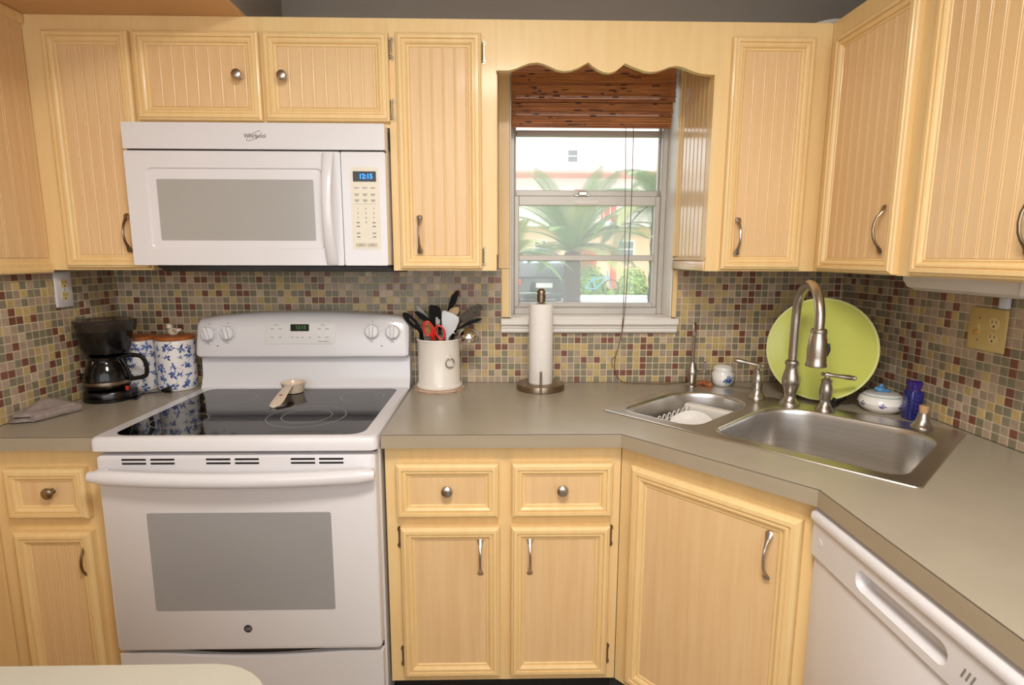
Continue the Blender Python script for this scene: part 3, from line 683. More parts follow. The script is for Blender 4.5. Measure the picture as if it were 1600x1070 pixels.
for k in range(3): B(M @ Matrix.Translation((.402+.0085*k, .800, .030)) @ Matrix.Rotation(-.35, 4, 'Z')).box(-.0014, .0014, -.009, .009, 0, .0008).build('vent_print', printm, cs)
for k in range(3): B(M).box(.432+.022*k, .447+.022*k, .790, .794, .030, .0308).build('key_print', printm, cs)
g = B(); g.lathe([(.009, 0), (.009, .001), (.0003, .0012)], M=M @ Matrix.Translation((.028, .800, .0298)), seg=20); g.build('badge', whtp, cs)
B().box(DX+.06, DX+.08, y1, y0, 0, .105).build('toe_kick', blkm, r)
tag(B().box(XL+.001, XL+.012, -1.555, -.602, .10, .874, .002).build('side_panel', cream), 'plain cream side panel at the left wall below the counter', 'panel')

# ------------------------------------------------------------------ sink
SM = frame(SF+Vector((0, 0, TZ)), SX, SY)   # replaced below: local x, y on the deck, z up
SM = Matrix(((SX.x, SY.x, 0, SF.x), (SX.y, SY.y, 0, SF.y), (0, 0, 1, TZ), (0, 0, 0, 1)))
r = thing('sink', 'stainless steel double bowl sink set diagonally in the corner counter', 'sink', sk(SW/2, SD/2))
def bowl_out(x0, x1, y0, y1, R, i): return rrect(x0+i, x1-i, y0+i, y1-i, [max(.01, q-i*.6) for q in R], 8)
bowls = [(.036, .303, .040, .462, (.05, .06, .12, .15)), (.342, .806, .038, .468, (.055, .05, .11, .13))]
g = B(SM); outer = rrect(0, SW, 0, SD, .014, 4)
g.holed([(x+(.004 if x < SW/2 else -.004), y+(.004 if y < SD/2 else -.004)) for x, y in outer], [bowl_out(*b_, 0) for b_ in bowls], .001, .0035)
g.loft([[(x, y, z) for x, y in [(x+(i if x < SW/2 else -i), y+(i if y < SD/2 else -i)) for x, y in outer]] for i, z in ((.002, .0004), (0, .0008), (.001, .0026), (.004, .0035))], caps=(False, False))
g.build('deck', steel, r)
for b_ in bowls:
    g = B(SM); rg = []
    for i, z in ((0, .0035), (.002, .0046), (.0045, .0035), (.007, -.002), (.0085, -.012), (.011, -.10), (.013, -.165), (.020, -.184), (.034, -.193), (.08, -.197)):
        rg.append([(x, y, z) for x, y in bowl_out(*b_, i)])
    g.loft(rg, caps=(False, True)); bw = g.build('bowl', steel, r, smooth=60)
    cx, cy = (b_[0]+b_[1])/2, (b_[2]+b_[3])/2
    g = B(SM); g.lathe([(.042, -.1965), (.042, -.1945), (.036, -.194), (.033, -.1965), (.0003, -.1968)], M=SM @ Matrix.Translation((cx, cy, 0)), seg=24)
    g2 = B(); g2.lathe([(.042, -.1965), (.042, -.1945), (.036, -.194), (.033, -.1962), (.0003, -.1964)], M=SM @ Matrix.Translation((cx, cy, 0)), seg=24); g2.build('drain', nickel, bw)
DK = TZ+.0036
def vase(prof, c, name, m, par, seg=24): g = B(); g.lathe(prof, c=c, seg=seg); return g.build(name, m, par)
# main faucet
fb = sk(.386, .497, DK); fd = Vector((-.18, -.98, 0)).normalized()
r = thing('faucet', 'tall brushed nickel gooseneck pull-down faucet behind the large bowl', 'faucet', fb)
zv = .150
vase([(.031, 0), (.032, .003), (.031, .007), (.024, .014), (.018, .024), (.0175, .034), (.021, .05), (.0265, .068), (.028, .082), (.026, .096), (.0205, .115), (.0185, .128), (.021, .134), (.0225, .14), (.021, .146), (.0155, .15)], fb, 'base', nickel, r)
reach = .20; rad = reach/2
ztop = at(1270, 437, 'Y', fb.y-.098).z-.014; zc = ztop-rad
path = [fb+Vector((0, 0, zv-.005)), fb+Vector((0, 0, .2)), Vector((fb.x, fb.y, zc-.02))]
for k in range(17):
    a = PI-k*PI/16; path.append(Vector((fb.x, fb.y, zc))+fd*(rad+rad*math.cos(a))+Vector((0, 0, rad*math.sin(a))))
ze = at(1283, 513, 'Y', fb.y-.196).z; zb_ = at(1277, 573, 'Y', fb.y-.196).z
he = Vector((fb.x, fb.y, 0))+fd*reach
path += [Vector((he.x, he.y, ze-.003))]
B().tube(path, .0138, 16).build('spout', nickel, r)
hh = ze-zb_
sp = vase([(.022, 0), (.028, .002), (.029, .006), (.0265, .013), (.0258, .03), (.027, hh*.45), (.024, hh*.7), (.0195, hh*.88), (.0215, hh*.9), (.0215, hh*.97), (.0165, hh)], Vector((he.x, he.y, zb_)), 'spray_head', nickel, r)
sv = Vector((.95, -.3, 0)).normalized()
g = B(); q = Vector((he.x, he.y, zb_))+sv*.025; g.tube([q+Vector((0, 0, hh*.3)), q+sv*.004+Vector((0, 0, hh*.45)), q+sv*.003+Vector((0, 0, hh*.62))], [.004, .0055, .004], 8); g.build('spray_button', blk, sp)
g = B(); g.ball(Vector((he.x, he.y, ze-hh*.12))+sv*.018, .005, 8); g.build('catch', blk, sp)
def handle(x, y, label, ld):
    c = sk(x, y, DK); r = thing('lever_tap', label, 'tap', c)
    vase([(.0265, 0), (.0275, .003), (.026, .007), (.020, .014), (.0145, .026), (.0145, .036), (.0175, .05), (.019, .062), (.0175, .076), (.0145, .088), (.016, .094), (.0165, .099), (.011, .102), (.0075, .106), (.0075, .112)], c, 'body', nickel, r)
    t = c+Vector((0, 0, .116)); d = Vector(ld).normalized()
    B().tube([t-d*.018, t-d*.014, t-d*.008, t, t+d*.02, t+d*.045, t+d*.065, t+d*.072, t+d*.078, t+d*.083], [.003, .0075, .005, .0085, .0055, .007, .0085, .0065, .008, .003], 12).build('lever', nickel, r)
handle(.277, .500, 'nickel tap with lever turned left, behind the small bowl', (-.93, .25, .18))
handle(.490, .503, 'nickel tap with lever turned right, in front of the green plate', (.96, -.25, -.10))
# filtered water faucet
c = sk(.028, .512, DK); r = thing('filter_faucet', 'small slender filtered water faucet at the sink corner below the window', 'faucet', c)
vase([(.022, 0), (.0225, .003), (.018, .007), (.0125, .012), (.0125, .018), (.018, .034), (.0215, .048), (.020, .06), (.014, .075), (.0095, .084), (.0085, .09)], c, 'body', nickel, r)
d = Vector((-.31, -.95, 0)); zt = .245
pth = [c+Vector((0, 0, .085)), c+Vector((0, 0, .17))]
for k in range(13):
    a = PI-k*PI*.92/12; pth.append(c+Vector((0, 0, .19))+d*(.05+.05*math.cos(a))+Vector((0, 0, .05*math.sin(a))))
B().tube(pth, [.0058]*13+[.0066, .0072], 10).build('spout', nickel, r)
q = c+Vector((.02, -.004, .052))
g = B(); g.tube([q-Vector((.004, 0, 0)), q+Vector((.018, -.003, .003)), q+Vector((.026, -.004, .004))], [.009, .004, .005], 10); g.tube([q+Vector((.024, -.004, .0)), q+Vector((.024, -.004, .04))], [.0035, .003], 8); g.ball(q+Vector((.024, -.004, .044)), .0052, 10); g.build('lever', nickel, r)
# cork-topped dispenser
c = sk(.742, .519, DK); r = thing('soap_dispenser', 'squat nickel bell with cork stopper at the right sink corner', 'dispenser', c)
vase([(.027, 0), (.0275, .003), (.024, .007), (.019, .014), (.015, .026), (.013, .038), (.0125, .042)], c, 'bell', nickel, r)
vase([(.0105, .040), (.0115, .046), (.012, .060), (.0118, .063), (.0003, .0635)], c, 'cork', mat('cork', (203, 160, 112), .8, var=.3, vscale=(200, 200, 200)), r, 16)
# dish rack and plate inside the small bowl
wire = mat('white_wire_coating', (232, 226, 216), .4, var=.04, vscale=(30, 30, 30))
r = thing('dish_rack', 'white wire dish rack standing inside the small sink bowl', 'rack', sk(.19, .15, TZ-.172))
def S(x, y, z): return SM @ Vector((x, y, z))
fz = -.168; rk = dict(x0=.085, x1=.268, y0=.105, y1=.395)
g = B()
for z in (fz, fz+.108): g.tube([S(rk['x0'], rk['y0'], z), S(rk['x1'], rk['y0'], z), S(rk['x1'], rk['y1'], z), S(rk['x0'], rk['y1'], z)], .0022, 8, closed=True)
for x, y in ((rk['x0'], rk['y0']), (rk['x1'], rk['y0']), (rk['x1'], rk['y1']), (rk['x0'], rk['y1'])): g.tube([S(x, y, -.191), S(x, y, fz+.108)], .0022, 8)
g.build('frame', wire, r)
for k in range(8):
    y = rk['y0']+.012+k*.030; x = .120
    pth = [S(rk['x1'], y, fz), S(x+.02, y, fz), S(x, y-.009, fz+.07)]+[S(x, y-.010*math.cos(a), fz+.132+.013*math.sin(a)) for a in [PI*j/6 for j in range(7)]]+[S(x, y+.009, fz+.07), S(x+.02, y+.004, fz)]
    B().tube(pth, .0021, 8).build('wire_loop', wire, r)
B(SM).box(.088, .262, .350, .385, fz+.096, fz+.146, .010, 3).build('cutlery_box', wire, r)
Mpl = SM @ Matrix.Translation((.190, .225, -.072)) @ Matrix.Rotation(math.radians(18), 4, 'Z') @ Matrix.Rotation(math.radians(38), 4, 'X')
g = B(); g.lathe([(.0003, -.006), (.038, -.006), (.056, -.002), (.074, .008), (.075, .0095), (.072, .0095), (.054, .0005), (.038, -.003), (.0003, -.003)], M=Mpl, seg=36)
tag(g.build('plate', mat('white_glazed_plate', (238, 234, 228), .25, var=.03, vscale=(20, 20, 20))), 'small white plate propped in the rack inside the sink', 'plate')

# ------------------------------------------------------------------ things by the sink
# lime plate on easel
pc = Vector((1.785, -.293, 1.092)); pn = Vector((-.70, -.715, 0)).normalized(); lean = math.radians(9)
ax = Vector((-pn.y, pn.x, 0)); ax = -ax if ax.x < 0 else ax
pf = (pn*math.cos(lean)+Vector((0, 0, math.sin(lean)))).normalized(); pu = pf.cross(ax).normalized()
if pu.z < 0: pu = -pu
def PM(o): return Matrix(((ax.x, pu.x, pf.x, o.x), (ax.y, pu.y, pf.y, o.y), (ax.z, pu.z, pf.z, o.z), (0, 0, 0, 1)))
RP = .171
lime = mat('lime_glaze', (203, 209, 104), .22, var=.04, vscale=(6, 6, 6), coat=.2)
limr = mat('pale_lime_rim', (220, 224, 150), .25, var=.03, vscale=(10, 10, 10))
r = thing('plate', 'large round lime green plate standing upright in the corner behind the faucet', 'plate', pc)
g = B(); g.lathe([(.0003, -.004), (RP*.55, -.004), (RP*.72, .002), (RP*.965, .012), (RP*.965, .0155), (RP*.72, .006), (RP*.55, .001), (.0003, .001)], M=PM(pc), seg=64); g.build('dish_body', lime, r)
g = B(); g.lathe([(RP*.96, .0118), (RP*.99, .0125), (RP, .0145), (RP*.99, .0168), (RP*.96, .0160)], M=PM(pc), seg=64, caps=(False, False)); g.build('rim', limr, r)
r = thing('plate_stand', 'black easel stand under the lime green plate', 'stand', Vector((pc.x, pc.y, TZ)))
for s_ in (-1, 1):
    o = pc+ax*(.068*s_)-pu*(RP-.018)
    f0 = Vector((o.x, o.y, TZ))
    g = B(); nb = -pn
    g.tube([f0+pn*.045+Vector((0, 0, .034)), f0+pn*.038+Vector((0, 0, .006)), f0+Vector((0, 0, .006)), f0+nb*.022+Vector((0, 0, .010)), f0+nb*.030+Vector((0, 0, .06)), f0+nb*.055+Vector((0, 0, .19))], .0052, 8)
    g.tube([f0+nb*.02+Vector((0, 0, .006)), f0+nb*.105+Vector((0, 0, .006)), f0+nb*.05+Vector((0, 0, .17))], .004, 8)
    g.build('leg', blkm, r)
m_ = TZ; g = B(); ob = Vector((pc.x, pc.y, TZ))-pu*0+(-pn)*.03
oo = pc-pu*(RP-.018); ob = Vector((oo.x, oo.y, TZ+.06))+(-pn)*.032
g.tube([ob-ax*.068, ob+ax*.068], .004, 8); g.build('crossbar', blkm, r)
china = mat('white_china_glaze', (238, 234, 228), .2, var=.03, vscale=(20, 20, 20), coat=.3)
blue = mat('cobalt_print', (58, 84, 150), .3, var=.35, vscale=(120, 120, 120))
blue2 = mat('pale_blue_print', (124, 146, 196), .3, var=.3, vscale=(120, 120, 120))
def wrap(c, rf, s_, z): # arc length s_ on a round body of radius rf(z), s_=0 faces the camera
    d = CAM-c; a0 = math.atan2(d.y, d.x); R = rf(z); a = a0+s_/R
    return Vector((c.x+(R+.0005)*math.cos(a), c.y+(R+.0005)*math.sin(a), c.z+z))
def leaf(g, c, rf, s0, z0, ang, L, wd):
    P = []; n = 7
    for i in range(n):
        t = i/(n-1); h = wd*math.sin(PI*min(1, t*1.02))**.8
        x, y = L*t, h; P.append((x, y))
    ring = P+[(x, -y) for x, y in reversed(P[1:-1])]
    ca, sa = math.cos(ang), math.sin(ang)
    pts = [wrap(c, rf, s0+x*ca-y*sa, z0+x*sa+y*ca) for x, y in ring]
    m_ = len(pts); g.add(pts, [(0, i, i+1) for i in range(1, m_-1)])
def sprig(g, c, rf, s0, z0, sc_, rng):
    a0 = rng.uniform(0, 2*PI)
    for k in range(7):
        g.m = rng.choice((0, 0, 1)); leaf(g, c, rf, s0+rng.uniform(-.004, .004)*sc_, z0+rng.uniform(-.004, .004)*sc_, a0+k*2*PI/7+rng.uniform(-.3, .3), rng.uniform(.010, .019)*sc_, rng.uniform(.0022, .0042)*sc_)
    g.m = 0; leaf(g, c, rf, s0, z0, a0+.3, .032*sc_, .0009)
# small sugar jar
c = Vector((1.553, -.062, TZ)); r = thing('lidded_jar', 'small round white lidded jar with blue flowers by the sink', 'jar', c)
jp = [(.024, 0), (.028, .002), (.037, .014), (.0415, .030), (.0405, .046), (.034, .058), (.0325, .060)]
vase(jp+[(.030, .060)], c, 'body', china, r, 32)
vase([(.0355, .0605), (.036, .064), (.033, .072), (.022, .0785), (.009, .081), (.0003, .0815)], c, 'lid', china, r, 32)
def rfj(z):
    for (r0, z0), (r1, z1) in zip(jp, jp[1:]):
        if z <= z1: return r0+(r1-r0)*max(0, (z-z0))/(z1-z0)
    return jp[-1][0]
rng = random.Random(3); g = B()
for s0, z0, sc_ in ((.022, .026, 1.1), (.012, .024, .7), (.030, .034, .7), (-.055, .03, 1.0)): sprig(g, c, rfj, s0, z0, sc_, rng)
g.build('flower_print', [blue, blue2], r, smooth=0)['kind'] = 'stuff'
# round ceramic box with blue knob
c = Vector((1.922, -.418, TZ)); r = thing('ceramic_box', 'low round white ceramic dish with blue figure lid near the right wall', 'dish', c)
bp = [(.040, 0), (.046, .003), (.060, .014), (.0665, .030), (.062, .046), (.050, .056), (.046, .0575)]
vase(bp+[(.044, .055)], c, 'body', china, r, 40)
vase([(.0455, .056), (.045, .0595), (.030, .062), (.0003, .063)], c, 'lid', mat('pale_grey_glaze', (206, 206, 204), .25, var=.05, vscale=(30, 30, 30)), r, 32)
def rfb(z):
    for (r0, z0), (r1, z1) in zip(bp, bp[1:]):
        if z <= z1: return r0+(r1-r0)*max(0, (z-z0))/(z1-z0)
    return bp[-1][0]
for nm, z, cc in (('pink_band', .0095, (206, 142, 120)), ('teal_band', .0515, (110, 160, 150))):
    g = B(); g.loft([[(c.x+(rfb(q)+.0006)*math.cos(2*PI*j/40), c.y+(rfb(q)+.0006)*math.sin(2*PI*j/40), c.z+q) for j in range(40)] for q in (z, z+.0018)], caps=(False, False)); g.build('painted_band', mat(nm, cc, .3, var=.05, vscale=(30, 30, 30)), r)
lil = mat('lilac_print', (128, 116, 170), .3, var=.2, vscale=(60, 60, 60))
g = B()
for s0 in (-.055, .004, .058):
    leaf(g, c, rfb, s0-.010, .028, .5, .016, .004); leaf(g, c, rfb, s0-.010, .028, -.5, .016, .004); leaf(g, c, rfb, s0-.008, .028, 0, .020, .004)
g.build('painted_heart', lil, r, smooth=0)
g = B(); q = c+Vector((-.008, 0, .069)); g.ball(q, .014, 12, (1.1, .9, .75)); g.ball(q+Vector((.006, .006, .010)), .008, 10); g.ball(q+Vector((-.013, -.002, .004)), .008, 10, (1, .8, .8)); g.ball(q+Vector((.017, -.004, -.002)), .010, 10, (1.6, .8, .5)); g.build('figure_knob', mat('sky_blue_glaze', (84, 142, 192), .3, var=.15, vscale=(60, 60, 60)), r)
# blue glass bottle
c = Vector((1.952, -.510, TZ)); r = thing('bottle', 'slim cobalt blue bottle with purple cap beside the ceramic dish', 'bottle', c)
cob = mat('cobalt_glass', (30, 36, 120), .1, var=.5, vscale=(60, 60, 60), coat=.5)
g = B(); rg = []
for z, q in ((0, .90), (.003, 1), (.085, 1), (.088, .97)): rg.append([(c.x+x*q, c.y+y*q, c.z+z) for x, y in rrect(-.020, .020, -.020, .020, .006, 3)])
g.loft(rg); bb = g.build('body', cob, r)
g = B()
rng = random.Random(8)
for s0 in (-.012, 0, .012):
    for k in range(6):
        for sg in (-1, 1): leaf(g, c, lambda z: .0212, s0, .010+k*.0125, PI/2+sg*.7, .010, .0016)
g.build('leaf_relief', mat('violet_relief', (70, 60, 150), .2, var=.2, vscale=(60, 60, 60)), r, smooth=0)
g = B(); rg = []
for z, q in ((.088, .86), (.094, .82), (.104, .95), (.114, 1.05), (.116, 1.0), (.112, .7)):
    rg.append([(c.x+q*.020*math.cos(2*PI*j/24)*(1+.07*math.cos(6*2*PI*j/24)*(z > .1)), c.y+q*.020*math.sin(2*PI*j/24)*(1+.07*math.cos(6*2*PI*j/24)*(z > .1)), c.z+z) for j in range(24)])
g.loft(rg); g.build('cap', mat('purple_glass', (58, 40, 122), .15, var=.3, vscale=(60, 60, 60)), r)

# ------------------------------------------------------------------ outlets, switch, strip light
def duplex(M, par, m, mp):
    for y in (.0195, -.0195):
        g = B(M); g.prism([(.0165*math.cos(a) if abs(math.cos(a)) < .88 else .0145*math.copysign(1, math.cos(a)), y+.0148*math.sin(a)) for a in [2*PI*j/24 for j in range(24)]], .004, .0065); q = g.build('receptacle', mp, par)
        g = B(M); g.box(-.0072, -.0052, y-.001, y+.008, .006, .0068); g.box(.0052, .0072, y, y+.0075, .006, .0068); g.lathe([(.0028, .006), (.0028, .0068)], M=Matrix.Translation((0, y-.0085, 0)), seg=10); g2 = g
        g2.build('socket_slots', seam, q)
    g = B(); g.lathe([(.003, .004), (.0028, .006), (.0003, .0062)], M=M, seg=10); g.build('screw', nickel, par)
M = FL(XL+.0065, -.259, 1.286); r = thing('outlet', 'white wall outlet plate above the coffee maker on the left wall', 'outlet', M.translation)
g = B(M); g.loft([[(x, y, z) for x, y in rrect(-.036+i, .036-i, -.057+i, .057-i, .004, 3)] for i, z in ((0, 0), (0, .003), (.003, .005))]); g.build('plate', whtp, r); duplex(M, r, whtp, almond2)
M = FR(XR-.0065, -.661, 1.206); r = thing('switch_plate', 'almond plate with toggle switch and outlet on the right wall', 'switch', M.translation)
g = B(M); g.loft([[(x, y, z) for x, y in rrect(-.0585+i, .0585-i, -.057+i, .057-i, .003, 3)] for i, z in ((0, 0), (0, .003), (.003, .005))]); g.build('plate', almond, r)
duplex(M @ Matrix.Translation((.024, 0, 0)), r, almond, almond2)
g = B(M); g.box(-.0285, -.0185, -.012, .012, .004, .0058); g.build('toggle_slot', almond2, r)
g = B(M @ Matrix.Translation((-.0235, -.004, .005)) @ Matrix.Rotation(.5, 4, 'X')); g.box(-.004, .004, -.007, .004, 0, .014, .001); g.build('toggle', mat('tan_toggle', (196, 150, 72), .35, var=.05, vscale=(30, 30, 30)), r)
for y in (.030, -.030): g = B(); g.lathe([(.003, .004), (.0028, .006), (.0003, .0062)], M=M @ Matrix.Translation((-.0235, y, 0)), seg=10); g.build('screw', bronze, r)
r = thing('strip_light', 'white under-cabinet strip light above the almond switch plate', 'light', Vector((1.83, -.83, UB)))
g = B(); rg = []
for z, i in ((UB+.001, .0), (UB-.012, 0), (UB-.030, .008), (UB-.038, .022), (UB-.040, .04)): rg.append([(x, y, z) for x, y in rrect(1.770+i, 1.895-i, -1.005+i, -.655-i, .012, 4)])
g.loft(rg); g.build('diffuser', mat('white_diffuser', (214, 208, 200), .35, var=.03, vscale=(9, 9, 9)), r)
B().box(1.765, 1.90, -1.035, -1.004, UB-.034, UB+.001, .004).build('end_cap', whtp, r)
q = at(1572, 472, 'X', XR-.01)
g = B(FR(XR-.0065, q.y, q.z)); g.box(-.014, .014, -.018, .012, 0, .012, .004, 2); g.box(-.009, .009, .010, .024, 0, .008, .003, 2)
tag(g.build('cord_clip', mat('bluish_white_plastic', (210, 214, 224), .3, var=.03, vscale=(40, 40, 40))), 'small white cord clip on the tiles above the almond switch plate', 'clip')

# ------------------------------------------------------------------ bamboo shade
bam = mat('bamboo', (178, 110, 56), .5, var=1, rgb2=(132, 74, 34), vscale=(9, 60, 190), bump=.2)
bam2 = mat('bamboo_light', (196, 128, 70), .5, var=1, rgb2=(150, 88, 42), vscale=(9, 60, 190), bump=.2)
r = thing('bamboo_shade', 'folded brown bamboo roman shade at the top of the window', 'window shade', Vector((1.05, .02, 2.06)))
knotm = mat('bamboo_knot', (84, 44, 22), .6, var=.3, vscale=(60, 60, 60))
def slats(name, x0, x1, y, z0, z1, m, bulge=0):
    """one flap woven from thin slats: every slat is its own rod, the flap is one part"""
    g = B(); n = int((z1-z0)/.0058)
    for i in range(n):
        z = z0+(i+.5)*(z1-z0)/n; t = (i+.5)/n; yy = y-bulge*math.sin(PI*t)
        g.m = 1 if random.random() < .45 else 0
        h = (z1-z0)/n*.47; d = .0016+random.random()*.0008; xr = random.uniform(-.0015, .0015)
        g.loft([[(x, yy-d, z-h*.6), (x, yy-d, z+h*.6), (x, yy-.0004, z+h), (x, yy+d, z+h*.6), (x, yy+d, z-h*.6), (x, yy-.0004, z-h)] for x in (x0+xr, x1+xr)])
    g.m = 2
    for i in range(int((z1-z0)*260)):
        z = z0+random.random()*(z1-z0-.012)+.004; x = random.uniform(x0+.01, x1-.05); L_ = random.uniform(.008, .03); yy = y-bulge*math.sin(PI*(z-z0)/(z1-z0))
        g.box(x, x+L_, yy-.0034, yy-.001, z, z+random.uniform(.003, .006))
    return g.build(name, [bam, bam2, knotm], r, smooth=0)
sx0, sx1 = WX0+.006, WX1-.022
for nm, y, z0, z1, bl in (('lower_fold', .034, 1.868, 2.06, 0), ('fold_flap', .012, 1.884, 1.955, .010), ('fold_flap', .024, 1.860, 1.900, .008), ('valance_flap', -.010, 1.943, 2.062, .004)):
    o = slats(nm, sx0+(.0 if nm == 'valance_flap' else .001), sx1-(0 if nm == 'valance_flap' else .004), y, z0, z1, bam, bl); o['kind'] = 'stuff'
B().box(sx0, sx1, -.012, .036, 2.062, 2.085).build('head_rail', bam, r)
thr = mat('tan_thread', (150, 120, 84), .8, var=.1, vscale=(9, 9, 90))
for k in range(10):
    x = sx0+.03+k*(sx1-sx0-.06)/9
    B().tube([(x, -.0125, 2.06), (x, -.0165, 2.003), (x, -.0125, 1.945)], .0009, 5).build('warp_thread', thr, r)
cordm = mat('brown_cord', (116, 84, 56), .8, var=.2, vscale=(90, 90, 90))
def cordpx(pts, rad=.0013, n=5): B().tube(smoothpath([at(u, v, 'Y', y) for u, v, y in pts], n), rad, 6).build('pull_cord', cordm, r)
cordpx([(978, 196, .01), (977, 300, .0), (976, 420, -.03), (973, 500, -.043), (970, 525, -.043), (962, 555, -.02), (956, 562, -.016), (958, 575, -.016)])
cc = [at(u, v, 'Y', y) for u, v, y in ((990, 196, .01), (986, 330, .0), (979, 450, -.035), (974, 505, -.043), (968, 535, -.03), (961, 560, -.016), (962, 583, -.014))]
cc += [at(u, v, 'Z', TZ+.003) for u, v in ((975, 597.5), (1005, 599), (1040, 599.5), (1070, 597.5), (1086, 597), (1094, 598))]
B().tube(smoothpath(cc, 5), .0015, 6).build('pull_cord', cordm, r)
wood = mat('turned_wood', (166, 98, 56), .45, var=.3, vscale=(60, 60, 200))
for u, v, an in ((1095, 598, .2), (1104, 600, -.7)):
    p = at(u, v, 'Z', TZ+.010); M = Matrix.Translation(p) @ Matrix.Rotation(an, 4, 'Z') @ Matrix.Rotation(PI/2, 4, 'Y')
    g = B(); g.lathe([(.003, -.020), (.0045, -.017), (.0040, -.010), (.007, -.002), (.0098, .010), (.0100, .018), (.008, .021), (.004, .021)], M=M, seg=14); g.build('cord_tassel', wood, r)

# ------------------------------------------------------------------ coffee corner
c = Vector((-.612, -.234, TZ)); r = thing('coffee_maker', 'black drip coffee maker with glass carafe in the left corner', 'coffee maker', c)
def V(x, y, z): return c+Vector((x, y, z))
g = B(); g.lathe([(.074, 0), (.079, .003), (.080, .010), (.077, .013), (.077, .030), (.0735, .035), (.062, .037), (.0003, .037)], c=c, seg=40); g.build('base', blk, r)
g = B(); rg = []
for z, q in ((.034, 1), (.10, .98), (.16, 1), (.235, 1.02)): rg.append([V(*(Matrix.Rotation(.62, 3, 'Z') @ Vector((x*q, y+.004*q, z)))) for x, y in rrect(-.052, .052, .045, .082, .015, 4)])
g.loft(rg); g.build('water_column', blk, r)
g = B(); g.lathe([(.030, .153), (.052, .155), (.066, .162), (.074, .185), (.0785, .215), (.080, .240), (.0805, .252), (.0003, .252)], c=c, seg=40); g.build('brew_housing', blk, r)
g = B(); rg = []
for z, q in ((.236, 1), (.246, 1.025), (.262, 1.05), (.270, 1.055), (.272, 1.0), (.268, .6)):
    rg.append([V(.0815*q*math.cos(a)*(1+.16*max(0, math.cos(a-.25))**14), .0815*q*math.sin(a), z) for a in [2*PI*j/40 for j in range(40)]])
g.loft(rg); g.build('lid', smoke, r)
cg = V(0, -.010, 0)
g = B(); g.lathe([(.050, .040), (.060, .042), (.066, .052), (.0675, .068), (.065, .088), (.058, .110), (.050, .128), (.045, .140), (.045, .146)], c=cg, seg=36, caps=(True, False)); cf = g.build('carafe', carafe_g, r)
g = B(); g.lathe([(.046, .138), (.049, .140), (.050, .147), (.046, .152), (.0003, .153)], c=cg, seg=36, caps=(True, True)); g.build('carafe_lid', blk, cf)
g = B(); g.lathe([(.0672, .058), (.0682, .058), (.0688, .063), (.0682, .068), (.0672, .068)], c=cg, seg=36, caps=(False, False)); g.build('metal_band', bronze, cf)
g = B(); g.lathe([(.045, .0415), (.0635, .050), (.0648, .056), (.0003, .056)], c=cg, seg=30); g.build('coffee', mat('coffee', (52, 28, 14), .1, var=.2, vscale=(20, 20, 20)), cf)
hd = Vector((.95, .22, 0)).normalized()
g = B(); g.tube(smoothpath([cg+hd*.046+Vector((0, 0, .146)), cg+hd*.075+Vector((0, 0, .150)), cg+hd*.106+Vector((0, 0, .143)), cg+hd*.119+Vector((0, 0, .118)), cg+hd*.119+Vector((0, 0, .088)), cg+hd*.108+Vector((0, 0, .073)), cg+hd*.070+Vector((0, 0, .068))], 5), .0072, 10); g.tube(smoothpath([cg+hd*.047+Vector((0, 0, .142)), cg+hd*.060+Vector((0, 0, .11)), cg+hd*.069+Vector((0, 0, .068))], 4), .005, 8); g.build('carafe_handle', blk, cf)
g = B(); g.tube([V(-.062, -.005, .068), V(-.085, -.004, .078), V(-.094, -.003, .084)], [.006, .009, .006], 10); g.build('side_lever', blk, r)
g = B(); g.box(c.x+.069, c.x+.078, c.y-.032, c.y-.022, TZ+.036, TZ+.050, .002); g.build('power_switch', mat('red_switch', (196, 40, 30), .4, var=.1, vscale=(40, 40, 40)), r)
pg = at(260, 609.5, 'Z', TZ+.010)
g = B(); g.tube(smoothpath([V(.07, -.01, .006), V(.095, -.02, .004), at(222, 615, 'Z', TZ+.004), at(245, 612.5, 'Z', TZ+.005), pg-Vector((.012, 0, .002))], 6), .0032, 8); g.build('power_cord', blk, r)
g = B(); g.tube([pg-Vector((.016, .003, .001)), pg-Vector((.006, 0, 0)), pg+Vector((.012, .003, .002)), pg+Vector((.016, .004, .002))], [.004, .0085, .0125, .0115], 8); g.build('plug', blk, r)
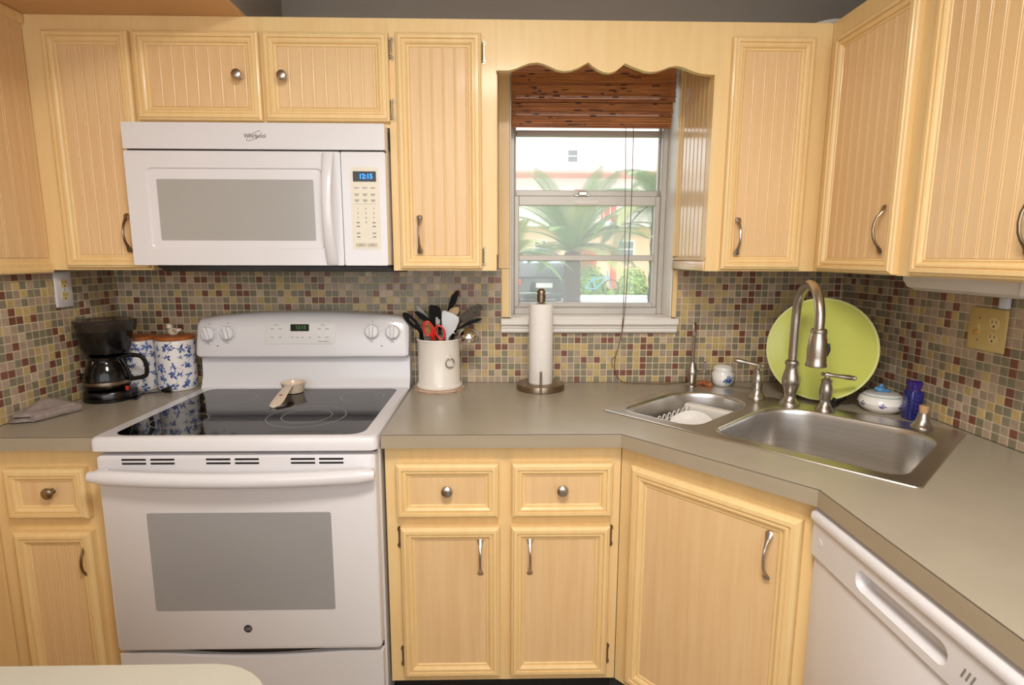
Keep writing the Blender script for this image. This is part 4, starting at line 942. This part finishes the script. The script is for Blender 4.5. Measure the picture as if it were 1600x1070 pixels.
# canisters
acacia = mat('orange_wood_lid', (176, 98, 44), .45, var=.35, vscale=(25, 140, 25), rgb2=(140, 70, 28))
cerw = mat('white_canister_glaze', (232, 226, 222), .3, var=.02, vscale=(9, 9, 9))
def canister(c, label, seed, bird):
    r = thing('canister', label, 'canister', c, 'blue flowered canisters')
    vase([(.056, 0), (.060, .002), (.0635, .010), (.0645, .02), (.0645, .165), (.0625, .178), (.060, .182)], c, 'body', cerw, r, 40)
    vase([(.060, .1822), (.064, .184), (.0655, .188), (.0650, .193), (.061, .196), (.0003, .197)], c, 'lid', acacia, r, 40)
    rng = random.Random(seed); g = B()
    for row in range(5):
        for k in range(7): sprig(g, c, lambda z: .0646, -.10+k*.030+(row % 2)*.015+rng.uniform(-.010, .010), .022+row*.035+rng.uniform(-.010, .010), rng.uniform(.45, 1.2), rng)
    o = g.build('flower_print', [blue, blue2], r, smooth=0); o['kind'] = 'stuff'
    if bird:
        b_ = c+Vector((.004, -.012, .197)); br = mat('bird_glaze', (214, 202, 184), .3, var=.3, vscale=(80, 80, 80)); bw = mat('bird_brown', (172, 138, 98), .4, var=.3, vscale=(80, 80, 80))
        g = B(); g.ball(b_+Vector((0, 0, .014)), .015, 16, (1.25, .9, .95)); g.tube([b_+Vector((.010, 0, .016)), b_+Vector((.022, .002, .020)), b_+Vector((.029, .003, .023))], [.009, .006, .002], 8); g.ball(b_+Vector((-.010, -.003, .033)), .0118, 14); kb = g.build('bird_knob', br, r)
        g = B(); g.ball(b_+Vector((-.006, .001, .037)), .0095, 10); g.ball(b_+Vector((.006, -.008, .017)), .010, 10, (1.3, .5, .7)); g.build('feather_patch', bw, kb)
        g = B(); g.tube([b_+Vector((-.020, -.007, .032)), b_+Vector((-.029, -.010, .030))], [.0035, .0006], 8); g.build('beak', mat('orange_beak', (226, 96, 50), .4, var=.05, vscale=(40, 40, 40)), kb)
        g = B(); g.ball(b_+Vector((-.014, -.0132, .036)), .0017, 8); g.build('eye', blk, kb)
canister(Vector((-.603, -.088, TZ)), 'blue flowered canister with plain wooden lid behind the coffee maker', 4, False)
canister(Vector((-.470, -.083, TZ)), 'blue flowered canister with a bird on its wooden lid', 5, True)
# folded towel
twl = mat('taupe_terry', (158, 142, 134), .95, var=.25, vscale=(60, 60, 60), bump=.8, bscale=(500, 500, 500))
r = thing('towel', 'folded taupe kitchen towel lying on the left counter', 'towel', Vector((-.66, -.43, TZ)))
A_, B_, C_, D_ = (Vector(p) for p in ((-.707, -.535, 0), (-.648, -.520, 0), (-.603, -.385, 0), (-.708, -.330, 0)))
def sheet(name, zb, th, ins, seed, hump):
    rng = random.Random(seed); g = B(); n, m_ = 22, 14; ph = [rng.uniform(0, 6) for _ in range(4)]
    tp, bt = [], []
    for j in range(m_+1):
        for i in range(n+1):
            s_, t = i/n*(1-2*ins)+ins, j/m_*(1-2*ins)+ins
            p = A_*(1-s_)*(1-t)+B_*s_*(1-t)+C_*s_*t+D_*(1-s_)*t
            e = min(1, min(i, n-i, j, m_-j)/1.6); e = e**.5
            h = zb+th*(.35+.65*e)+hump*math.exp(-((s_-.35)/.28)**2-((t-.62)/.3)**2)+.003*math.sin(7*s_+ph[0])*math.sin(6*t+ph[1])*e
            w_ = Vector((.003*math.sin(9*t+ph[2]), .003*math.sin(8*s_+ph[3]), 0))
            tp.append(p+w_+Vector((0, 0, TZ+h))); bt.append(p+w_+Vector((0, 0, TZ+zb+th*.35*(1-e)+hump*.8*math.exp(-((s_-.35)/.28)**2-((t-.62)/.3)**2)*(zb > .003))))
    W_ = n+1; q = len(tp); fs = []
    for j in range(m_):
        for i in range(n):
            a = j*W_+i; fs += [(a, a+1, a+W_+1, a+W_), (q+a, q+a+W_, q+a+W_+1, q+a+1)]
    edge = [i for i in range(n)]+[j*W_+n for j in range(m_)]+[m_*W_+i for i in range(n, 0, -1)]+[j*W_ for j in range(m_, 0, -1)]
    for a, b_ in zip(edge, edge[1:]+edge[:1]): fs.append((a, q+a, q+b_, b_))
    g.add(tp+bt, fs); return g.build(name, twl, r, smooth=60)
sheet('lower_fold', .0006, .013, 0, 1, .004); sheet('upper_fold', .0145, .014, .03, 2, .022)
fp = [B_+(C_-B_)*t for t in (.02, .2, .4, .6, .8, .98)]
g = B(); nrm = Vector((.95, -.3, 0))
g.tube(smoothpath([p+Vector((-.002, 0, TZ+.0125+.002*math.sin(3*i))) for i, p in enumerate(fp)], 4), [.0085]*21, 10, flat=1.25); g.build('rolled_hem', twl, r)
# spoon rest on the cooktop
GT = .919
c = at(459, 612.5, 'Z', GT); r = thing('spoon_rest', 'cream ladle-shaped spoon rest with red heart on the cooktop', 'spoon rest', c)
crm = mat('cream_glaze', (226, 206, 182), .22, var=.05, vscale=(30, 30, 30), coat=.3)
g = B(); g.lathe([(.030, 0), (.033, .002), (.038, .020), (.0415, .034), (.0425, .036), (.0405, .036), (.037, .030), (.032, .009), (.0003, .006)], c=c, seg=36)
e = at(428, 634, 'Z', GT+.006); hd = (e-c); hd.z = 0; Lh = hd.length; hd.normalize(); sd = Vector((-hd.y, hd.x, 0)); rg = []
for t, z, wd in ((.034, .031, .012), (.045, .033, .0135), (.06, .033, .014), (.08, .030, .015), (Lh*.55, .024, .0165), (Lh*.72, .016, .0185), (Lh*.88, .009, .019), (Lh*.98, .0058, .0165), (Lh*1.02, .005, .009)):
    p = c+hd*t; rg.append([p+sd*(wd*math.cos(a))+Vector((0, 0, z+.0042*math.sin(a)*(1-.25*abs(math.cos(a))))) for a in [2*PI*j/12 for j in range(12)]])
g.loft(rg); g.build('rest_body', crm, r)
hp_ = c+hd*(Lh*.66)+Vector((0, 0, .0232)); sl_ = -.13
ht = [(0, -.006), (.0055, 0), (.006, .003), (.0035, .0052), (0, .0032), (-.0035, .0052), (-.006, .003), (-.0055, 0)]
Mh = Matrix(((sd.x, -hd.x, 0, hp_.x), (sd.y, -hd.y, 0, hp_.y), (0, -sl_*1.0, 1, hp_.z), (0, 0, 0, 1)))
B(Mh).prism(ht, -.002, .0008).build('heart', mat('red_heart', (190, 40, 36), .35, var=.1, vscale=(60, 60, 60)), r)

# ------------------------------------------------------------------ utensil crock
c = Vector((.488, -.097, TZ)); r = thing('trivet', 'octagonal pinkish stone trivet under the utensil crock', 'trivet', c)
g = B(); g.prism([(c.x+.096*math.cos(PI/8+k*PI/4), c.y+.0895*math.sin(PI/8+k*PI/4)) for k in range(8)], TZ+.0003, TZ+.0035); g.build('foot', mat('pink_stone_dark', (196, 160, 136), .6, var=.2, vscale=(60, 60, 60)), r)
g = B(); g.prism([(c.x+.093*math.cos(k*PI/4), c.y+.0885*math.sin(k*PI/4)) for k in range(8)], TZ+.0035, TZ+.008); g.build('slab', mat('pink_stone', (214, 182, 160), .5, var=.2, vscale=(60, 60, 60)), r)
cz = TZ+.0083; c = Vector((c.x, c.y, cz)); r = thing('utensil_crock', 'white ceramic utensil crock with ring handle beside the stove', 'crock', c)
cw = mat('cream_white_glaze', (234, 226, 216), .22, var=.02, vscale=(9, 9, 9), coat=.3)
vase([(.079, 0), (.083, .003), (.084, .009), (.080, .015), (.0765, .020), (.0765, .165), (.0785, .172), (.080, .177), (.0785, .180), (.0745, .180), (.0725, .172), (.0725, .016), (.0003, .012)], c, 'body', cw, r, 48)
a = math.atan2(CAM.y-c.y, CAM.x-c.x)+.47; kp_ = c+Vector((.078*math.cos(a), .078*math.sin(a), .118)); n_ = Vector((math.cos(a), math.sin(a), 0)); t_ = Vector((-n_.y, n_.x, 0))
sil = mat('antique_silver', (170, 162, 146), .35, .8, var=.2, vscale=(60, 60, 60))
g = B(); g.tube([kp_+n_*.006+t_*(.0165*math.cos(q))+Vector((0, 0, -.018+.0165*math.sin(q))) for q in [2*PI*k/24 for k in range(24)]], .0022, 8, closed=True); g.build('ring', sil, r)
g = B(); g.tube([kp_-n_*.002, kp_+n_*.006, kp_+n_*.009], [.007, .006, .004], 10); g.ball(kp_+n_*.003+Vector((0, 0, .010)), .003, 8); g.build('ring_mount', cw, r)
# utensils: drawn in the crop of the photo around the crock, each at its own depth
def U(x, y, Y): return at(625+x/5.943, 440+y/5.943, 'Y', Y)
CB = Vector((.488, -.097, cz+.03))
nylon = mat('black_nylon', (9, 9, 9), .5, spec=.15, var=.2, vscale=(30, 30, 30))
def flat_head(name, mt, label, cat, outline, Y, th, stem, rad=.005, m2=None, holes=None, sub='head', foot=None):
    o = U(*stem[-1], Y); f = foot or (CB+Vector(((o.x-CB.x)*.15, (Y-CB.y)*.3, 0)))
    r = thing(name, label, cat, f, 'utensils in the crock')
    P = [U(x, y, Y) for x, y in outline]; g = B()
    M = frame((0, Y, 0), (1, 0, 0), (0, -1, 0))
    if holes: g.holed([(p.x, p.z) for p in P], [[(U(x, y, Y).x, U(x, y, Y).z) for x, y in h] for h in holes], -th/2, th/2, M)
    else:
        cx = sum(p.x for p in P)/len(P); czz = sum(p.z for p in P)/len(P)
        g.loft([[(cx+(p.x-cx)*k, Y+d, czz+(p.z-czz)*k) for p in P] for k, d in ((.94, th/2), (1, th*.25), (1, -th*.25), (.94, -th/2))])
    g.build(sub, mt, r)
    g = B(); sp_ = [U(x, y, Y) for x, y in stem]+[f]; g.tube(smoothpath(sp_, 4), rad, 8); g.build('handle', m2 or mt, r)
    return r
wsp = mat('pale_wood', (222, 192, 146), .6, var=.15, vscale=(60, 60, 9)); tanw = mat('tan_wood', (178, 122, 72), .6, var=.25, vscale=(60, 60, 9))
gsil = mat('grey_silicone', (206, 208, 212), .5, var=.03, vscale=(9, 9, 9)); tin = mat('dull_tin', (150, 146, 138), .35, .9, var=.2, vscale=(40, 40, 40)); ant = mat('dark_tin', (74, 64, 54), .45, .4, var=.3, vscale=(60, 60, 60)); ptin = mat('pale_grey_plastic', (178, 174, 168), .45, var=.06, vscale=(30, 30, 30))
def ell(cx, cy, a_, b_, rot=0, n=14): return [(cx+a_*math.cos(2*PI*k/n)*math.cos(rot)-b_*math.sin(2*PI*k/n)*math.sin(rot), cy+a_*math.cos(2*PI*k/n)*math.sin(rot)+b_*math.sin(2*PI*k/n)*math.cos(rot)) for k in range(n)]
flat_head('spatula', gsil, 'pale grey silicone spatula with broad blade in the crock', 'spatula', [(388, 290), (396, 272), (420, 270), (500, 300), (545, 330), (546, 370), (520, 440), (470, 500), (440, 535), (405, 535), (392, 440), (386, 350)], -.118, .006, [(430, 500), (435, 570)], .006)
flat_head('turner', nylon, 'black nylon turner with wide flat head in the crock', 'turner', [(268, 230), (285, 215), (340, 222), (375, 245), (384, 300), (384, 430), (375, 460), (330, 440), (285, 420), (270, 330)], -.085, .005, [(330, 420), (345, 560)], .006, holes=[ell(335, 380, 10, 36, .05), ell(358, 370, 7, 36, .05)])
flat_head('serving_spoon', nylon, 'black nylon spoon leaning left toward the stove', 'spoon', ell(105, 365, 108, 36, .78, 18), -.10, .008, [(160, 420), (195, 470), (212, 560)], .0075, holes=[ell(112, 368, 46, 9, .78)])
flat_head('kitchen_knife', nylon, 'tall black narrow blade rising highest from the crock', 'knife', [(440, 270), (455, 200), (480, 125), (515, 92), (545, 76), (543, 115), (520, 190), (490, 245), (465, 275)], -.055, .007, [(460, 255), (430, 400), (410, 560)], .006)
flat_head('wooden_spoon', wsp, 'pale wooden spoon behind the grey spatula', 'spoon', [(445, 278), (470, 250), (505, 234), (545, 232), (552, 250), (545, 285), (520, 315), (480, 320), (455, 310)], -.075, .008, [(490, 300), (450, 420), (430, 560)], .005)
sk_h = [ell(600+col*30+row*13, 340-col*22+row*22-12, 8, 6, -.6, 8) for row in (-1, 0, 1) for col in range(5)]
flat_head('skimmer', ant, 'dark metal slotted skimmer leaning right out of the crock', 'skimmer', ell(662, 292, 122, 50, -.62, 22), -.080, .003, [(575, 355), (520, 450), (480, 560)], .004, holes=sk_h)
flat_head('spoon', nylon, 'black spoon handle leaning right above the ladle', 'spoon', [(500, 455), (560, 415), (640, 365), (720, 340), (764, 342), (745, 362), (690, 385), (600, 418), (530, 450)], -.105, .007, [(520, 445), (480, 510), (460, 580)], .005)
flat_head('scraper', ptin, 'grey pointed scraper at the back left of the crock', 'scraper', [(150, 228), (165, 222), (215, 262), (262, 325), (255, 380), (215, 385), (175, 320)], -.060, .004, [(225, 370), (280, 480), (310, 580)], .005)
flat_head('peeler', nylon, 'black handled utensil between the spoon and the turner', 'peeler', [(132, 280), (160, 272), (225, 305), (270, 345), (262, 372), (225, 370), (170, 330)], -.078, .009, [(245, 355), (300, 460), (320, 580)], .006)
flat_head('wooden_spatula', tanw, 'brown wooden spatula behind the red scissors', 'spatula', ell(275, 440, 75, 45, 1.1, 16), -.108, .006, [(300, 480), (330, 580)], .006)
# red scissors
f = CB+Vector((-.01, -.02, 0)); r = thing('scissors', 'red-handled scissors standing handles up in the crock', 'scissors', f, 'utensils in the crock')
red = mat('red_plastic', (214, 38, 30), .35, var=.08, vscale=(30, 30, 30)); Ys = -.140
for k, (cx, cy, a_, b_, ro, ex_) in enumerate(((258, 435, 62, 36, 1.35, (300, 545)), (372, 470, 62, 36, 1.15, (270, 545)))):
    g = B(); g.tube([U(x, y, Ys-.004*k) for x, y in ell(cx, cy, a_+5, b_+4, ro, 20)], .0036, 8, closed=True)
    g.tube([U(310 if k == 0 else 330, 425 if k == 0 else 440, Ys-.004*k), U(295 if k == 0 else 315, 500, Ys-.002), U(305, 560, Ys+.01)], [.0035, .0045, .004], 8); g.build('handle_loop', red, r)
g = B(); p0, p1 = U(305, 545, Ys+.01), f+Vector((0, 0, .005)); s_ = Vector((1, 0, 0))
g.loft([[p0-s_*.007, p0+s_*.007, p0+s_*.007+Vector((0, .003, 0)), p0-s_*.007+Vector((0, .003, 0))], [p1-s_*.002, p1+s_*.002, p1+s_*.002+Vector((0, .003, 0)), p1-s_*.002+Vector((0, .003, 0))]]); g.build('blades', tin, r)
# tongs tips
flat_head('tongs', tin, 'silver tongs standing behind the red scissors', 'tongs', [(330, 330), (345, 322), (358, 345), (372, 350), (374, 375), (366, 420), (340, 420), (332, 380)], -.125, .005, [(350, 410), (345, 560)], .003)
# ladle hung over the right rim
f = CB+Vector((.025, 0, .02)); r = thing('ladle', 'polished steel ladle leaning over the right rim of the crock', 'ladle', f, 'utensils in the crock')
lc = U(640, 510, -.150); pol = mat('polished_steel', (214, 210, 204), .15, 1, var=.08, vscale=(30, 30, 30))
Ml = Matrix.Translation(lc) @ Vector((-.15, .45, -.85)).to_track_quat('Z', 'Y').to_matrix().to_4x4()
g = B(); R_ = .0375; g.lathe([(R_*math.cos(q), -R_*.9*math.sin(q)-.0) for q in [k*PI/2/9 for k in range(9)]]+[(.0003, -R_*.9)]+[(R_*.95*math.cos(q), -R_*.85*math.sin(q)) for q in [k*PI/2/9 for k in range(8, -1, -1)]], M=Ml, seg=32, caps=(False, False)); g.build('bowl', pol, r)
g = B(); g.tube(smoothpath([lc+Vector((-.035, 0, .002)), U(520, 490, -.118), U(470, 500, -.112), f], 4), .0035, 8); g.build('handle', pol, r)

# ------------------------------------------------------------------ paper towel
c = Vector((.860, -.105, TZ)); r = thing('paper_towel_holder', 'round based bronze-nickel paper towel holder below the window', 'holder', c)
vase([(.086, 0), (.0885, .002), (.0885, .018), (.087, .0215), (.083, .023), (.0003, .023)], c, 'base', bronze, r, 48)
vase([(.006, .022), (.006, .322), (.0003, .322)], c, 'rod', bronze, r, 12)
vase([(.011, .318), (.0155, .320), (.016, .345), (.0145, .347), (.0145, .351), (.016, .353), (.0155, .358), (.011, .366), (.005, .369), (.0003, .3695)], c, 'finial', bronze, r, 24)
g = B(); q = c+Vector((-.005, -.0905, 0)); g.tube([q+Vector((0, 0, .001)), q+Vector((0, 0, .082))], .0042, 10); g.build('guide_pin', bronze, r)
pap = mat('embossed_paper', (238, 232, 226), .9, var=.05, vscale=(150, 150, 150), bump=.9, bscale=(170, 170, 170))
r = thing('paper_towel_roll', 'white quilted paper towel roll on the holder', 'paper towel', c+Vector((0, 0, .0235)))
cc = c+Vector((0, 0, .0235))
vase([(.0435, 0), (.044, .001), (.044, .289), (.0435, .290), (.021, .290), (.021, 0)], cc, 'paper', pap, r, 48)
vase([(.0208, .001), (.0208, .2905), (.0192, .2905), (.0192, .001)], cc, 'core_tube', mat('cardboard', (176, 146, 108), .8, var=.1, vscale=(40, 40, 40)), r, 24)

# ------------------------------------------------------------------ ceiling fixture (out of view, carries the lamp light)
r = thing('ceiling_fixture', 'round white ceiling fixture above the kitchen floor', 'light', (LAMP[0], LAMP[1], CZ))
g = B(); g.lathe([(.30, CZ-.001), (.30, CZ-.03), (.27, CZ-.045), (.0003, CZ-.05)], c=(LAMP[0], LAMP[1], 0), seg=40); g.build('housing', whtp, r)

# ------------------------------------------------------------------ outside the window
GZ = -.25
grass = mat('lawn_grass', (116, 160, 62), .9, var=.35, vscale=(3, 3, 3)); conc = mat('pale_concrete', (206, 204, 202), .85, var=.06, vscale=(1, 1, 1)); asp = mat('driveway', (168, 168, 172), .85, var=.1, vscale=(1, 1, 1))
tag(B().box(-40, 60, .2, 90, GZ-.2, GZ).build('ground_lawn', grass), 'green lawn outside the window', 'lawn', kind='structure')
tag(B().box(-40, 60, 9, 19.3, GZ, GZ+.015).build('road', asp), 'pale grey road outside the window', 'road', kind='structure')
tag(B().box(-40, 60, 19.3, 20.0, GZ, GZ+.10).build('kerb', conc), 'white concrete kerb beyond the road', 'kerb', kind='structure')
peach = mat('peach_stucco', (240, 200, 168), .9, var=.06, vscale=(1, 1, 1)); bwht = mat('white_stucco', (244, 238, 232), .9, var=.03, vscale=(1, 1, 1)); salmon = mat('salmon_door', (214, 104, 82), .7, var=.1, vscale=(2, 2, 2)); wglass = mat('dark_window_glass', (96, 104, 112), .15, var=.2, vscale=(2, 2, 2)); roofm = mat('pink_roof_edge', (226, 160, 140), .8, var=.1, vscale=(2, 2, 2))
r = thing('apartment_building', 'peach and white apartment building with balcony across the road', 'building', (5, 28, GZ))
B().box(-8, 20, 26, 34, GZ, 2.76).build('ground_storey', peach, r)
B().box(-8, 20, 27.2, 34, 3.0, 5.25).build('upper_storey', bwht, r)
B().box(-8.2, 20.2, 25.0, 34, 2.76, 3.0).build('balcony_slab', bwht, r)
B().box(-8.3, 20.3, 25.4, 34.2, 5.25, 5.36).build('eave', roofm, r)
B().box(-7, 19, 29, 34, 5.36, 9.8).build('top_storey', bwht, r)
for x0, x1, z0, z1, y in ((2.44, 2.95, 1.40, 2.12, 26), (6.6, 7.3, 1.3, 2.1, 26), (0.2, .9, 1.4, 2.1, 26), (4.35, 4.85, 6.3, 6.95, 29), (1.0, 1.6, 3.6, 4.6, 27.2), (8.2, 9.0, 3.6, 4.6, 27.2)):
    f_ = B().box(x0-.05, x1+.05, y-.05, y, z0-.05, z1+.05).build('window', bwht, r)
    for k in range(2): B().box(x0, x1, y-.06, y-.04, z0+(z1-z0)*(.5*k)+.03, z0+(z1-z0)*(.5*k+.5)-.03).build('pane', wglass, f_)
for x0, x1, z0, z1, y in ((4.55, 5.5, GZ, 1.85, 26), (4.5, 5.6, 3.0, 4.7, 27.2), (5.9, 6.7, 3.0, 4.6, 27.2), (6.2, 6.5, GZ, 1.8, 26)): B().box(x0, x1, y-.06, y, z0, z1).build('door', salmon, r)
for k in range(90): B().box(-8+k*.31-.015, -8+k*.31+.015, 25.06, 25.10, 3.0, 3.85).build('baluster', bwht, r)
B().box(-8.1, 20.1, 25.03, 25.13, 3.85, 3.93).build('handrail', bwht, r)
# palms
frm = [mat('palm_frond_'+n, c_, .6, var=.3, vscale=(3, 3, 3)) for n, c_ in (('green', (124, 156, 92)), ('grey', (164, 176, 152)), ('yellow', (176, 178, 112)))]
trk = mat('palm_trunk', (74, 54, 46), .95, var=.4, vscale=(6, 6, 14), bump=1)
def palm(label, base, h, rad, nf, L, seed, tilt=(.2, 1.25), side=None):
    rng = random.Random(seed); r = thing('palm_tree', label, 'palm tree', base)
    g = B(); rg = []
    for k in range(15):
        z = h*k/14; q = rad*(1.15-.2*k/14)*(1.12 if k % 2 else .95); rg.append([Vector(base)+Vector((q*math.cos(2*PI*j/12), q*math.sin(2*PI*j/12), z)) for j in range(12)])
    g.loft(rg); g.build('trunk', trk, r)
    top = Vector(base)+Vector((0, 0, h))
    for k in range(nf):
        az = 2*PI*k/nf*2.4+rng.uniform(-.3, .3); el = rng.uniform(*tilt); ln = L*rng.uniform(.8, 1.1)
        if side is not None: az = side+rng.uniform(-1.2, 1.2)
        d = Vector((math.cos(az)*math.sin(el), math.sin(az)*math.sin(el), math.cos(el))); p = top.copy(); P = [p.copy()]
        for s_ in range(14): p = p+d*(ln/14); d = (d+Vector((0, 0, -.075-.02*el))).normalized(); P.append(p.copy())
        g = B(); g.tube(P, [.025*(1-i/15)+.004 for i in range(15)], 5)
        sdv = d.cross(Vector((0, 0, 1)))
        for i in range(1, 15):
            t = (P[i]-P[i-1]).normalized(); s0 = t.cross(Vector((0, 0, 1))); s0 = s0.normalized() if s0.length > .01 else Vector((1, 0, 0)); un_ = s0.cross(t)
            for hlf in range(5):
                o = P[i-1]+(P[i]-P[i-1])*(hlf/5); ll = ln*.20*(math.sin(PI*min(.97, (i+hlf/5)/15*.9+.1))**.6)
                for sg in (-1, 1):
                    tip = o+(s0*sg*.8+t*.55+un_*.12).normalized()*ll+Vector((0, 0, -ll*.22)); wv = t*.012
                    g.add([o-wv, o+wv, (o+tip)/2+wv+Vector((0, 0, .03)), tip, (o+tip)/2-wv+Vector((0, 0, .03))], [(0, 1, 2, 4), (4, 2, 3)])
        g.build('frond', frm[rng.choice((0, 0, 1, 2))], r, smooth=0)
palm('thick-trunked palm in the middle of the window view', (2.64, 13, GZ), 1.75, .21, 36, 2.6, 11, (.12, 1.35))
palm('palm with fronds hanging in from the right of the window view', (4.75, 12.5, GZ), 3.0, .16, 24, 2.5, 12, (.5, 1.7))
palm('low green palm at the left edge of the window view', (1.0, 12, GZ), 1.6, .12, 18, 1.5, 13, (.3, 1.5))
# hedge bushes
lfm = [mat('hedge_leaf_'+n, c_, .7, var=.3, vscale=(4, 4, 4)) for n, c_ in (('a', (120, 156, 70)), ('b', (158, 178, 88)), ('c', (178, 178, 80)))]
def bush(label, c, rx, rz, mi, seed):
    rng = random.Random(seed); g = B()
    c = Vector(c); r = thing('shrub', label, 'shrub', c)
    for k in range(520):
        a, e = rng.uniform(0, 2*PI), math.asin(rng.uniform(0, 1)); q = rng.uniform(.75, 1.0); n_ = Vector((math.cos(a)*math.cos(e), math.sin(a)*math.cos(e), math.sin(e)))
        p = c+Vector((n_.x*rx*q, n_.y*rx*.8*q, .05+n_.z*rz*q)); t = n_.cross(Vector((rng.uniform(-1, 1), rng.uniform(-1, 1), rng.uniform(-1, 1)))).normalized()*.09; b_ = n_.cross(t).normalized()*.05
        g.add([p-t, p+b_+n_*.02, p+t+n_*.05, p-b_+n_*.02], [(0, 1, 2, 3)])
    g.build('foliage', lfm[mi], r, smooth=0)['kind'] = 'stuff'
    g = B(); g.loft([[(c.x+rx*.8*q*math.cos(2*PI*j/14), c.y+rx*.64*q*math.sin(2*PI*j/14), c.z+.01+rz*.8*z) for j in range(14)] for q, z in ((.9, 0), (1, .3), (.85, .7), (.5, .95), (.1, 1))]); g.build('branch_mass', lfm[0], r)
bush('green rounded shrub behind the blue bicycle', (4.6, 22.5, GZ), .85, 1.25, 0, 21)
bush('yellow-green rounded shrub right of the bicycle', (6.45, 22.3, GZ), .8, 1.15, 1, 22)
bush('yellow leafed shrub at the right edge of the window view', (8.1, 21.8, GZ), .7, 1.3, 2, 23)
bush('pale green shrub left of the parked car', (.75, 21.2, GZ), .8, 1.3, 1, 24)
# parked car seen from behind
r = thing('car', 'dark parked car seen from behind beside the palm trunk', 'car', (2.05, 16.5, GZ+.015))
cp_ = mat('dark_car_paint', (58, 60, 66), .25, var=.1, vscale=(1, 1, 1), coat=.6); cgl = mat('car_glass_reflection', (176, 186, 196), .08, .3, var=.1, vscale=(2, 2, 2)); tl = mat('tail_light', (220, 70, 40), .2, var=.1, vscale=(4, 4, 4))  # silver of the rear window is a reflection put into its colour
gz = GZ+.015; g = B(); rg = []
for y, wd, z0, z1, q in ((15.0, .80, .42, .70, .96), (15.04, .86, .34, .92, .97), (15.25, .90, .30, 1.0, .95), (16.2, .92, .26, 1.02, .94), (18.0, .92, .26, 1.0, .93), (19.0, .86, .30, .86, .92), (19.25, .74, .40, .70, .9)):
    rg.append([(2.05+x*wd, y, gz+z) for x, z in ((-1, z0+.06), (-.94, z0), (.94, z0), (1, z0+.06), (1, (z0+z1)/2), (q, z1-.05), (q-.08, z1), (-q+.08, z1), (-q, z1-.05), (-1, (z0+z1)/2))])
g.loft(rg); g.build('body', cp_, r)
g = B(); g.loft([[(2.05+x, y, gz+z) for x, y, z in ((-wd, y0, z), (wd, y0, z), (wd, y1, z), (-wd, y1, z))] for wd, y0, y1, z in ((.84, 15.1, 18.1, .98), (.80, 15.3, 17.8, 1.25), (.70, 15.6, 17.3, 1.50), (.62, 15.75, 17.1, 1.53))]); g.build('cabin', cp_, r)
g = B(); g.add([(2.05-.72, 15.17, gz+1.05), (2.05+.72, 15.17, gz+1.05), (2.05+.62, 15.52, gz+1.45), (2.05-.62, 15.52, gz+1.45)], [(0, 1, 2, 3)]); g.add([(2.05-.72, 15.19, gz+1.05), (2.05+.72, 15.19, gz+1.05), (2.05+.62, 15.54, gz+1.45), (2.05-.62, 15.54, gz+1.45)], [(3, 2, 1, 0)]); g.build('rear_window', cgl, r)
B().box(1.80, 2.30, 14.95, 15.02, gz+.66, gz+.80).build('license_plate', bwht, r)
for s_ in (-1, 1):
    B().box(2.05+s_*.70, 2.05+s_*.86, 14.98, 15.12, gz+.72, gz+.92, .02).build('tail_light', tl, r)
    for y in (15.7, 18.4):
        g = B(); g.lathe([(.2, -.10), (.31, -.10), (.32, -.07), (.32, .07), (.31, .10), (.2, .10)], M=Matrix.Translation((2.05+s_*.80, y, gz+.32)) @ Matrix.Rotation(PI/2, 4, 'Y'), seg=24); g.build('wheel', blkm, r)
B().box(1.20, 2.90, 14.90, 15.10, gz+.36, gz+.50, .04).build('bumper', cp_, r)
B().box(1.25, 2.85, 14.89, 14.905, gz+.50, gz+.525).build('bumper_trim', mat('car_chrome', (210, 212, 216), .15, 1, var=.05, vscale=(2, 2, 2)), r)
# blue bicycle
r = thing('bicycle', 'light blue bicycle parked in front of the shrubs', 'bicycle', (4.55, 20.6, GZ)); bl = mat('bicycle_blue', (96, 170, 214), .4, var=.1, vscale=(4, 4, 4))
bx, by, bz = 4.15, 20.6, GZ
for x in (0, 1.05):
    g = B(); g.tube([(bx+x+.33*math.cos(a), by, bz+.345+.33*math.sin(a)) for a in [2*PI*k/28 for k in range(28)]], .018, 6, closed=True)
    g.build('wheel', blkm, r)
g = B()
for a, b_ in (((0, .345), (.42, .30)), ((.42, .30), (.30, .82)), ((.30, .70), (0, .345)), ((.42, .30), (.90, .75)), ((.33, .66), (.88, .82)), ((.88, .95), (1.05, .345))): g.tube([(bx+a[0], by, bz+a[1]), (bx+b_[0], by, bz+b_[1])], .024, 6)
g.build('frame', bl, r)
B().box(bx+.18, bx+.42, by-.07, by+.07, bz+.82, bz+.88, .02).build('saddle', blkm, r)
B().tube([(bx+.88, by, bz+.95), (bx+.86, by-.2, bz+1.02), (bx+.75, by-.28, bz+1.0)], .016, 6).build('handlebar', bl, r)
